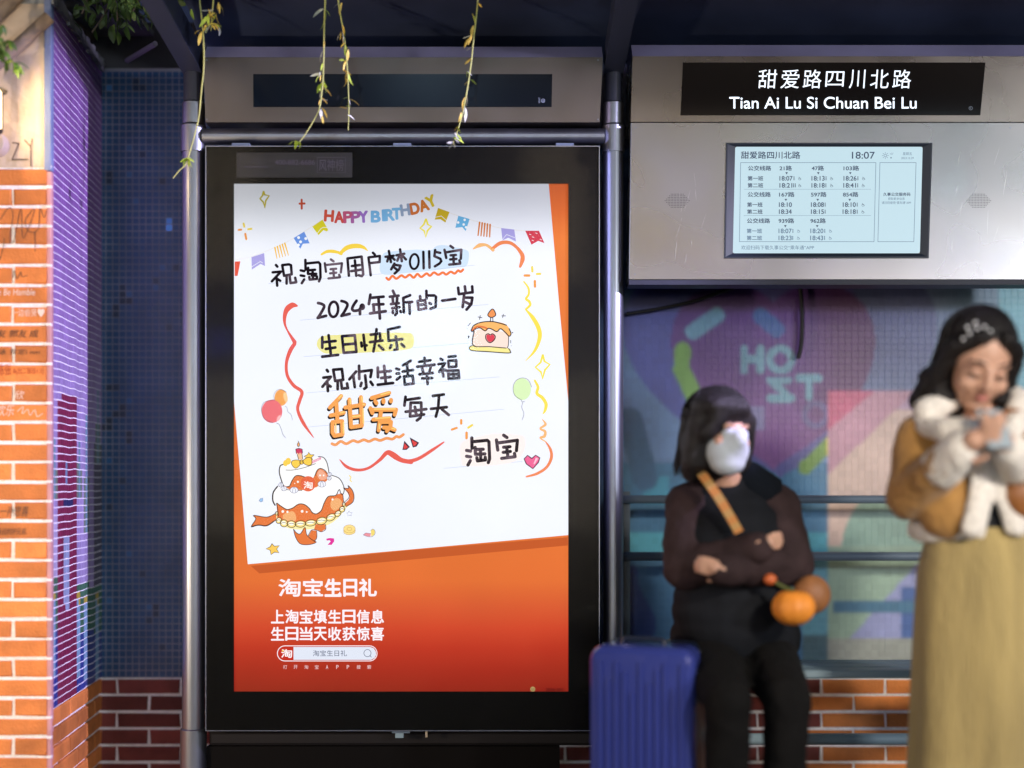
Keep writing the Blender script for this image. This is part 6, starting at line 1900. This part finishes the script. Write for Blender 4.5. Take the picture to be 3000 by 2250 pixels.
# round orange pouch and the brown one behind it
po = empty("pumpkin_pouch", tuple(PW(2330, 1775, 3.780)), "round orange pumpkin shaped pouch hanging beside the seated person", "bag")
c0 = PW(2325, 1778, 3.800)
seg, rg = 48, 24
pmb = MB()
for i in range(rg + 1):
    th = math.pi * i / rg
    for k in range(seg):
        a_ = 2 * math.pi * k / seg
        r_ = .060 * math.sin(th) * (1 + .06 * abs(math.cos(a_ * 4)))
        pmb.v.append((c0.x + r_ * math.cos(a_), c0.y + r_ * math.sin(a_), c0.z + .054 * math.cos(th) - .010 * math.exp(-(th / .4) ** 2)))
for i in range(rg):
    for k in range(seg):
        k2 = (k + 1) % seg
        pmb.f.append((i * seg + k, (i + 1) * seg + k, (i + 1) * seg + k2, i * seg + k2)); pmb.c.append(None)
pmb.build("body", mat("orange_fabric", (.80, .27, .03), .55, var=.15, vscale=20, emit=(0, 0, 0)), po, smooth=True)
MB().tube(catmull([c0 + Vector((0, -.005, .05)), PW(2300, 1722, 3.810), PW(2262, 1700, 3.830)], 5), [.005] * 11, 8).build("cord", mat("green_cord", (.10, .12, .03), .7), po)
MB().ellipsoid(PW(2256, 1697, 3.830), (.020, .018, .017), None, 14, 8).build("toggle", mat("rust_toggle", (.55, .12, .03), .5), po, smooth=True)
pb = MB().ellipsoid(PW(2378, 1742, 3.880), (.056, .045, .058), None, 28, 16).build("brown_pouch", mat("brown_fabric", (.30, .12, .04), .6, var=.2, vscale=15), smooth=True)
tag(pb, "round brown pouch behind the orange pumpkin shaped pouch", "bag")
# light bundle on the bench behind the suitcase
m_ = MB(); m_.ellipsoid(PW(1990, 1892, 4.24), (.10, .05, .026)); m_.ellipsoid(PW(1930, 1895, 4.24), (.06, .045, .020))
bd = remeshed(m_, "cloth_bag", mat("pale_cloth", (.48, .42, .36), .9, bump=.4, bscale=30), None, .008, 2, fuzz(.006, 30))
tag(bd, "pale cloth bag lying on the bench between suitcase and seated person", "bag")

# ------------------------------------------------------------------ blue suitcase
su = empty("suitcase", (X(1890, 3.95), 3.98, 0), "upright violet blue hard shell suitcase with vertical ribs", "suitcase")
M_shell = mat("blue_shell", (0.040, 0.056, 0.27), 0.17, spec=0.6, rvar=.06, vscale=8, coat=.3)
M_shell_d = mat("navy_shell", (0.008, 0.014, 0.035), 0.35)
Rz = Euler((0, 0, math.radians(-19)), "XYZ").to_matrix().to_4x4()
SM = Matrix.Translation(Vector((X(1722, 3.88), 3.88, 0))) @ Rz
Wd, Hd, Dd = 0.318, 0.612, 0.235


def tr(mb):
    mb.v = [tuple(SM @ Vector(v)) for v in mb.v]; return mb


def rounded_shell(y0, y1, r, ribs):
    """front half shell: rounded rectangle section with raised vertical ribs on its face"""
    mb = MB()
    # outline of the face (x,z) rounded
    def outline(inset):
        pts = []
        rr_ = max(r - inset, .004)
        for cx_, cz_, a0 in ((Wd - r, .06 + Hd - r, 0), (r, .06 + Hd - r, 90), (r, .06 + r, 180), (Wd - r, .06 + r, 270)):
            for k in range(7):
                an = math.radians(a0 + k * 15)
                pts.append((cx_ + rr_ * math.cos(an), cz_ + rr_ * math.sin(an)))
        return pts
    n_ = 28
    levels_ = [(0.0, y1), (0.0, y0 + .030), (.003, y0 + .016), (.010, y0 + .006), (.022, y0)] if y0 < y1 else [(0.0, y1), (0.0, y0 - .030), (.003, y0 - .016), (.010, y0 - .006), (.022, y0)]
    for ins, y in levels_:
        for x, z in outline(ins): mb.v.append((x, y, z))
    for i in range(len(levels_) - 1):
        for k in range(n_):
            k2 = (k + 1) % n_
            mb.f.append((i * n_ + k, i * n_ + k2, (i + 1) * n_ + k2, (i + 1) * n_ + k)); mb.c.append(None)
    b0 = (len(levels_) - 1) * n_
    mb.f.append(tuple(b0 + k for k in range(n_))); mb.c.append(None)
    return tr(mb)


rounded_shell(0, Dd * .5 - .004, .045, True).build("front_shell", M_shell, su, fix=True)
rounded_shell(Dd, Dd * .5 + .004, .045, True).build("back_shell", M_shell_d, su, fix=True)
for k in range(11):
    x0 = .030 + k * .0244
    zt = .06 + Hd - .045 - (0.0, .05, .0, .03, .09, .0, .06, .02, .0, .07, .0)[k]
    zb = .06 + .05 + (0.0, .03, .12, .0, .05, .10, .0, .04, .02, .0, .0)[k]
    rm = MB()
    nz2 = 6
    prof_ = [(0, .001), (.003, -.0065), (.0135, -.0065), (.0165, .001)]
    for t in range(2):
        for px_, py_ in prof_: rm.v.append((x0 + px_, py_, zb if t == 0 else zt))
    rm.v = [(x, y, z) for x, y, z in rm.v]
    rm.f += [(0, 1, 5, 4), (1, 2, 6, 5), (2, 3, 7, 6), (4, 5, 6, 7), (3, 2, 1, 0)]; rm.c += [None] * 5
    tr(rm).build("rib", M_shell, su)
for k in range(5):
    rm = MB().box(Wd - .001, Wd + .003, .03 + k * .018, .040 + k * .018, .12, .61); tr(rm).build("rib", M_shell_d, su)
tr(MB().box(.002, Wd + .001, Dd * .5 - .004, Dd * .5 + .004,   .075, .655)).build("zip_band", M_blackcloth, su)
hm = MB().tube(catmull([(.08, .10, .668), (.085, .10, .682), (.11, .10, .686), (.18, .10, .686), (.205, .10, .682), (.21, .10, .668)], 4), .007, 8); tr(hm).build("handle", M_shell_d, su, smooth=True)
for wx, wy in ((.04, .04), (Wd - .04, .04), (.04, Dd - .04), (Wd - .04, Dd - .04)):
    wm = MB().tube([(wx - .012, wy, .026), (wx + .012, wy, .026)], .026, 16); tr(wm).build("wheel", M_shoe, su)
    wm = MB().box(wx - .016, wx + .016, wy - .014, wy + .014, .045, .066); tr(wm).build("wheel_mount", M_shell_d, su)

# ------------------------------------------------------------------ hanging creepers
def leaf_mesh(L=.03, w=.009, bend=.4):
    vs, fs = [], []
    n = 5
    for i in range(n):
        t = i / (n - 1)
        ww = w * math.sin(math.pi * min(1, t * .92 + .06)) ** .8
        y = -bend * L * t * t
        vs += [(L * t, -ww * .5, y), (L * t, 0, y + ww * .16), (L * t, ww * .5, y)]
    for i in range(n - 1):
        a = i * 3
        fs += [(a, a + 3, a + 4, a + 1), (a + 1, a + 4, a + 5, a + 2)]
    me = bpy.data.meshes.new("leaf"); me.from_pydata(vs, [], fs)
    for p in me.polygons: p.use_smooth = True
    return me


M_l1 = mat("fresh_leaf", (0.45, 0.60, 0.07), 0.55, objvar=.3)
M_l2 = mat("yellow_leaf", (0.85, 0.62, 0.12), 0.6, objvar=.25)
M_l3 = mat("pale_leaf", (0.66, 0.70, 0.60), 0.6, objvar=.25)
M_l4 = mat("dark_leaf", (0.10, 0.17, 0.04), 0.5, objvar=.4)
M_stem = mat("creeper_stem", (0.55, 0.58, 0.18), 0.6)
LM = []
for m_ in (M_l1, M_l2, M_l3):
    for L_0, w_0, be in ((.022, .006, .35), (.028, .008, .6), (.018, .006, .1)):
        me = leaf_mesh(L_0, w_0, be); me.materials.append(m_); LM.append(me)
LD = []
for L_0, w_0, be in ((.050, .026, .35), (.038, .022, .6), (.045, .020, .2)):
    me = leaf_mesh(L_0, w_0, be); me.materials.append(M_l4); LD.append(me)
LB = []
for L_0, w_0, be in ((.030, .015, .35), (.026, .012, .6)):
    me = leaf_mesh(L_0, w_0, be); me.materials.append(M_l1); LB.append(me)


def put_leaf(par, p, me, rnd, down=.6, s=1.0):
    o = bpy.data.objects.new("leaf", me); COL.objects.link(o)
    o.parent = par; o.matrix_parent_inverse = Matrix.Translation(-par.location)
    az = rnd.choice((rnd.uniform(-.9, .9), rnd.uniform(2.2, 4.0)))
    o.rotation_euler = (rnd.uniform(-1, 1), rnd.uniform(-.2, 1.3) * down + .1, az)
    o.scale = (s,) * 3
    o.location = p


def creeper(label, path, d, leaves, seed, tip=None, dens=1.0):
    rnd = random.Random(seed)
    pts = catmull([PW(a_, b_, d + 0.01 * math.sin(b_ * .02)) for a_, b_ in path], 6)
    root = empty("creeper", tuple(pts[0]), label, "creeper", "thin creepers hanging in front of the bus stop")
    n_ = len(pts)
    MB().tube(pts, [.0030 - .0016 * k / n_ for k in range(n_)], 6).build("stem", M_stem, root, smooth=True)
    for (a_, b_, k_) in leaves:
        p = PW(a_, b_, d)
        for _ in range(k_):
            me = LM[rnd.choice((0, 1, 2, 3, 4, 5, 3, 4, 6, 7, 8))]
            put_leaf(root, p + Vector((rnd.uniform(-.003, .003), rnd.uniform(-.004, .004), rnd.uniform(-.006, .006))), me, rnd, 1.2, rnd.uniform(1.0, 1.6))
    if tip:
        for a_, b_ in tip:
            for _ in range(3): put_leaf(root, PW(a_, b_, d), rnd.choice(LB), rnd, 1.1, rnd.uniform(.8, 1.1))


creeper("thin creeper hanging over the left steel post, its tip reaching lowest", [(583, -112), (585, 0), (592, 60), (597, 130), (597, 200), (590, 270), (583, 340), (572, 390), (558, 440), (545, 480), (525, 500), (507, 522)], 4.28,
        [(590, 92, 2), (562, 20, 1), (598, 58, 1)], 3, tip=[(546, 462), (556, 466)])
creeper("short creeper tuft beside the steel post at the roof edge", [(630, -112), (625, 0), (622, 40), (618, 90)], 4.27,
        [(640, 10, 3), (632, 38, 3), (612, 30, 4), (620, 70, 5), (606, 78, 4), (640, 75, 2), (612, 45, 3)], 4)
creeper("creeper curving left to a green tip above the light box", [(956, -112), (953, 0), (950, 80), (949, 150), (947, 220), (943, 270), (935, 320), (915, 360), (890, 400), (876, 418)], 4.27,
        [(950, 28, 2), (953, 33, 1), (950, 66, 1), (947, 115, 1), (951, 146, 1), (948, 178, 1), (940, 216, 4), (945, 238, 4), (942, 262, 3), (940, 288, 3), (942, 322, 3), (945, 340, 1)], 5, tip=[(866, 412), (878, 416), (940, 246)])
creeper("straight hanging creeper right beside the curved one", [(984, -112), (991, 0), (998, 45), (1006, 90), (1013, 150), (1018, 210), (1021, 270), (1022, 330), (1020, 382)], 4.30,
        [(1000, 6, 2), (1006, 78, 2), (1000, 92, 3), (1005, 108, 2), (1012, 128, 2), (1020, 145, 1), (1012, 178, 2), (1005, 200, 2), (1022, 212, 2), (1016, 232, 1), (1024, 290, 3), (1014, 312, 2), (1018, 338, 1)], 6)
creeper("longest creeper hanging alone in front of the display's right half", [(1406, -112), (1400, 0), (1394, 60), (1387, 120), (1381, 180), (1373, 235), (1364, 290), (1353, 340), (1340, 385), (1327, 424)], 4.28,
        [(1398, 6, 1), (1385, 36, 2), (1388, 72, 2), (1383, 102, 2), (1380, 104, 1), (1383, 135, 1), (1378, 168, 2), (1368, 208, 3), (1378, 235, 3), (1366, 278, 3), (1358, 306, 3), (1350, 330, 1), (1340, 374, 2), (1332, 392, 2), (1328, 405, 3), (1326, 422, 2)], 7)
creeper("faint creeper sprig drooping over the light box's upper border", [(1282, 432), (1262, 455), (1245, 490), (1225, 520), (1200, 545)], 4.47, [(1282, 434, 1), (1248, 482, 1)], 8) if False else None

# leaves overhead at the upper left
rnd = random.Random(21)
tr_ = empty("overhead_bush", tuple(PW(330, -60, 4.5)), "leafy dark bush spilling over the eave above the recess", "bush")
for p0, p1 in (((300, -80), (345, 60)), ((420, -80), (380, 50)), ((250, -60), (240, 40)), ((520, -80), (470, 40)), ((330, -40), (270, 95))):
    MB().tube(catmull([PW(p0[0], p0[1], 4.5), PW((p0[0] + p1[0]) / 2 + 12, (p0[1] + p1[1]) / 2, 4.45), PW(p1[0], p1[1], 4.42)], 5), .003, 6).build("twig", M_wood, tr_)
cnt = 0
while cnt < 230:
    px, py = rnd.gauss(355, 75), rnd.gauss(0, 42)
    if not (215 < px < 520 and -70 < py < 110) or (px < 260 and py > 70) or py > 120 - abs(px - 330) * .45: continue
    d_ = 4.35 + rnd.random() * .3
    put_leaf(tr_, PW(px, py, d_), rnd.choice(LD), rnd, 1.1, rnd.uniform(.6, 1.1)); cnt += 1
tl = empty("ivy_sprig", tuple(PW(-20, 150, 4.05)), "green ivy sprig hanging at the picture's left edge beside the poles", "ivy")
MB().tube(catmull([PW(-30, 60, 4.08), PW(0, 120, 4.08), PW(18, 160, 4.08), PW(40, 185, 4.08)], 5), .0028, 6).build("twig", M_stem, tl)
LG = []
for L_0, w_0, be in ((.042, .022, .35), (.036, .018, .6)):
    me = leaf_mesh(L_0, w_0, be); me.materials.append(mat("ivy_leaf", (.10, .20, .03), .5, objvar=.35)); LG.append(me)
for px, py, k_ in ((2, 70, 2), (-2, 105, 4), (10, 112, 4), (22, 120, 3), (5, 140, 5), (18, 150, 4), (20, 178, 4), (34, 176, 5), (44, 186, 4), (8, 165, 4), (52, 190, 2)):
    for _ in range(k_): put_leaf(tl, PW(px + rnd.uniform(-5, 5), py + rnd.uniform(-5, 5), 4.08 + rnd.uniform(-.02, .02)), rnd.choice(LG), rnd, 1.2, rnd.uniform(.6, 1.05))

# ------------------------------------------------------------------ the other side of the street (lights and reflections)
sf = empty("shop_building", (0, -12, 0), "shop building with lit windows across the street", "building")
MB().box(-14, 14, -14, -12, 0, 9.5).build("wall", mat("facade", (0.30, 0.26, 0.22), .8, var=.2, vscale=2), sf)
M_win = mat("lit_window", (.2, .2, .2), .4, emit=(1.0, .80, .55), estr=3.6)
M_cool = mat("cool_lit_window", (.2, .2, .2), .4, emit=(.72, .9, 1.0), estr=4.5)
M_shop = mat("lit_shop_window", (.2, .2, .2), .4, emit=(1.0, .86, .66), estr=3.0)
M_neonb = mat("blue_neon", (.1, .1, .2), .4, emit=(.10, .16, 1.0), estr=5)
M_neonv = mat("violet_neon", (.1, .1, .2), .4, emit=(.50, .12, 1.0), estr=5)
for k in range(7):
    x0 = -13 + k * 3.8
    MB().box(x0, x0 + 3.0, -12.0, -11.95, .4, 2.9).build("window", M_shop, sf)
    MB().box(x0 + .3, x0 + 1.3, -12.0, -11.95, 4.4, 6.6).build("window", (M_win, M_cool, M_win, M_darkmetal, M_win, M_cool, M_win)[k], sf)
    MB().box(x0 + 1.8, x0 + 2.8, -12.0, -11.95, 4.4, 6.6).build("window", (M_win, M_win, M_darkmetal, M_win, M_cool, M_cool, M_win)[k], sf)
MB().box(-9, -2.5, -12.0, -11.9, 3.2, 3.6).build("sign", M_neonb, sf)
MB().box(2.5, 10, -12.0, -11.9, 3.2, 3.6).build("sign", M_neonv, sf)
bpy.data.objects.remove(_to)
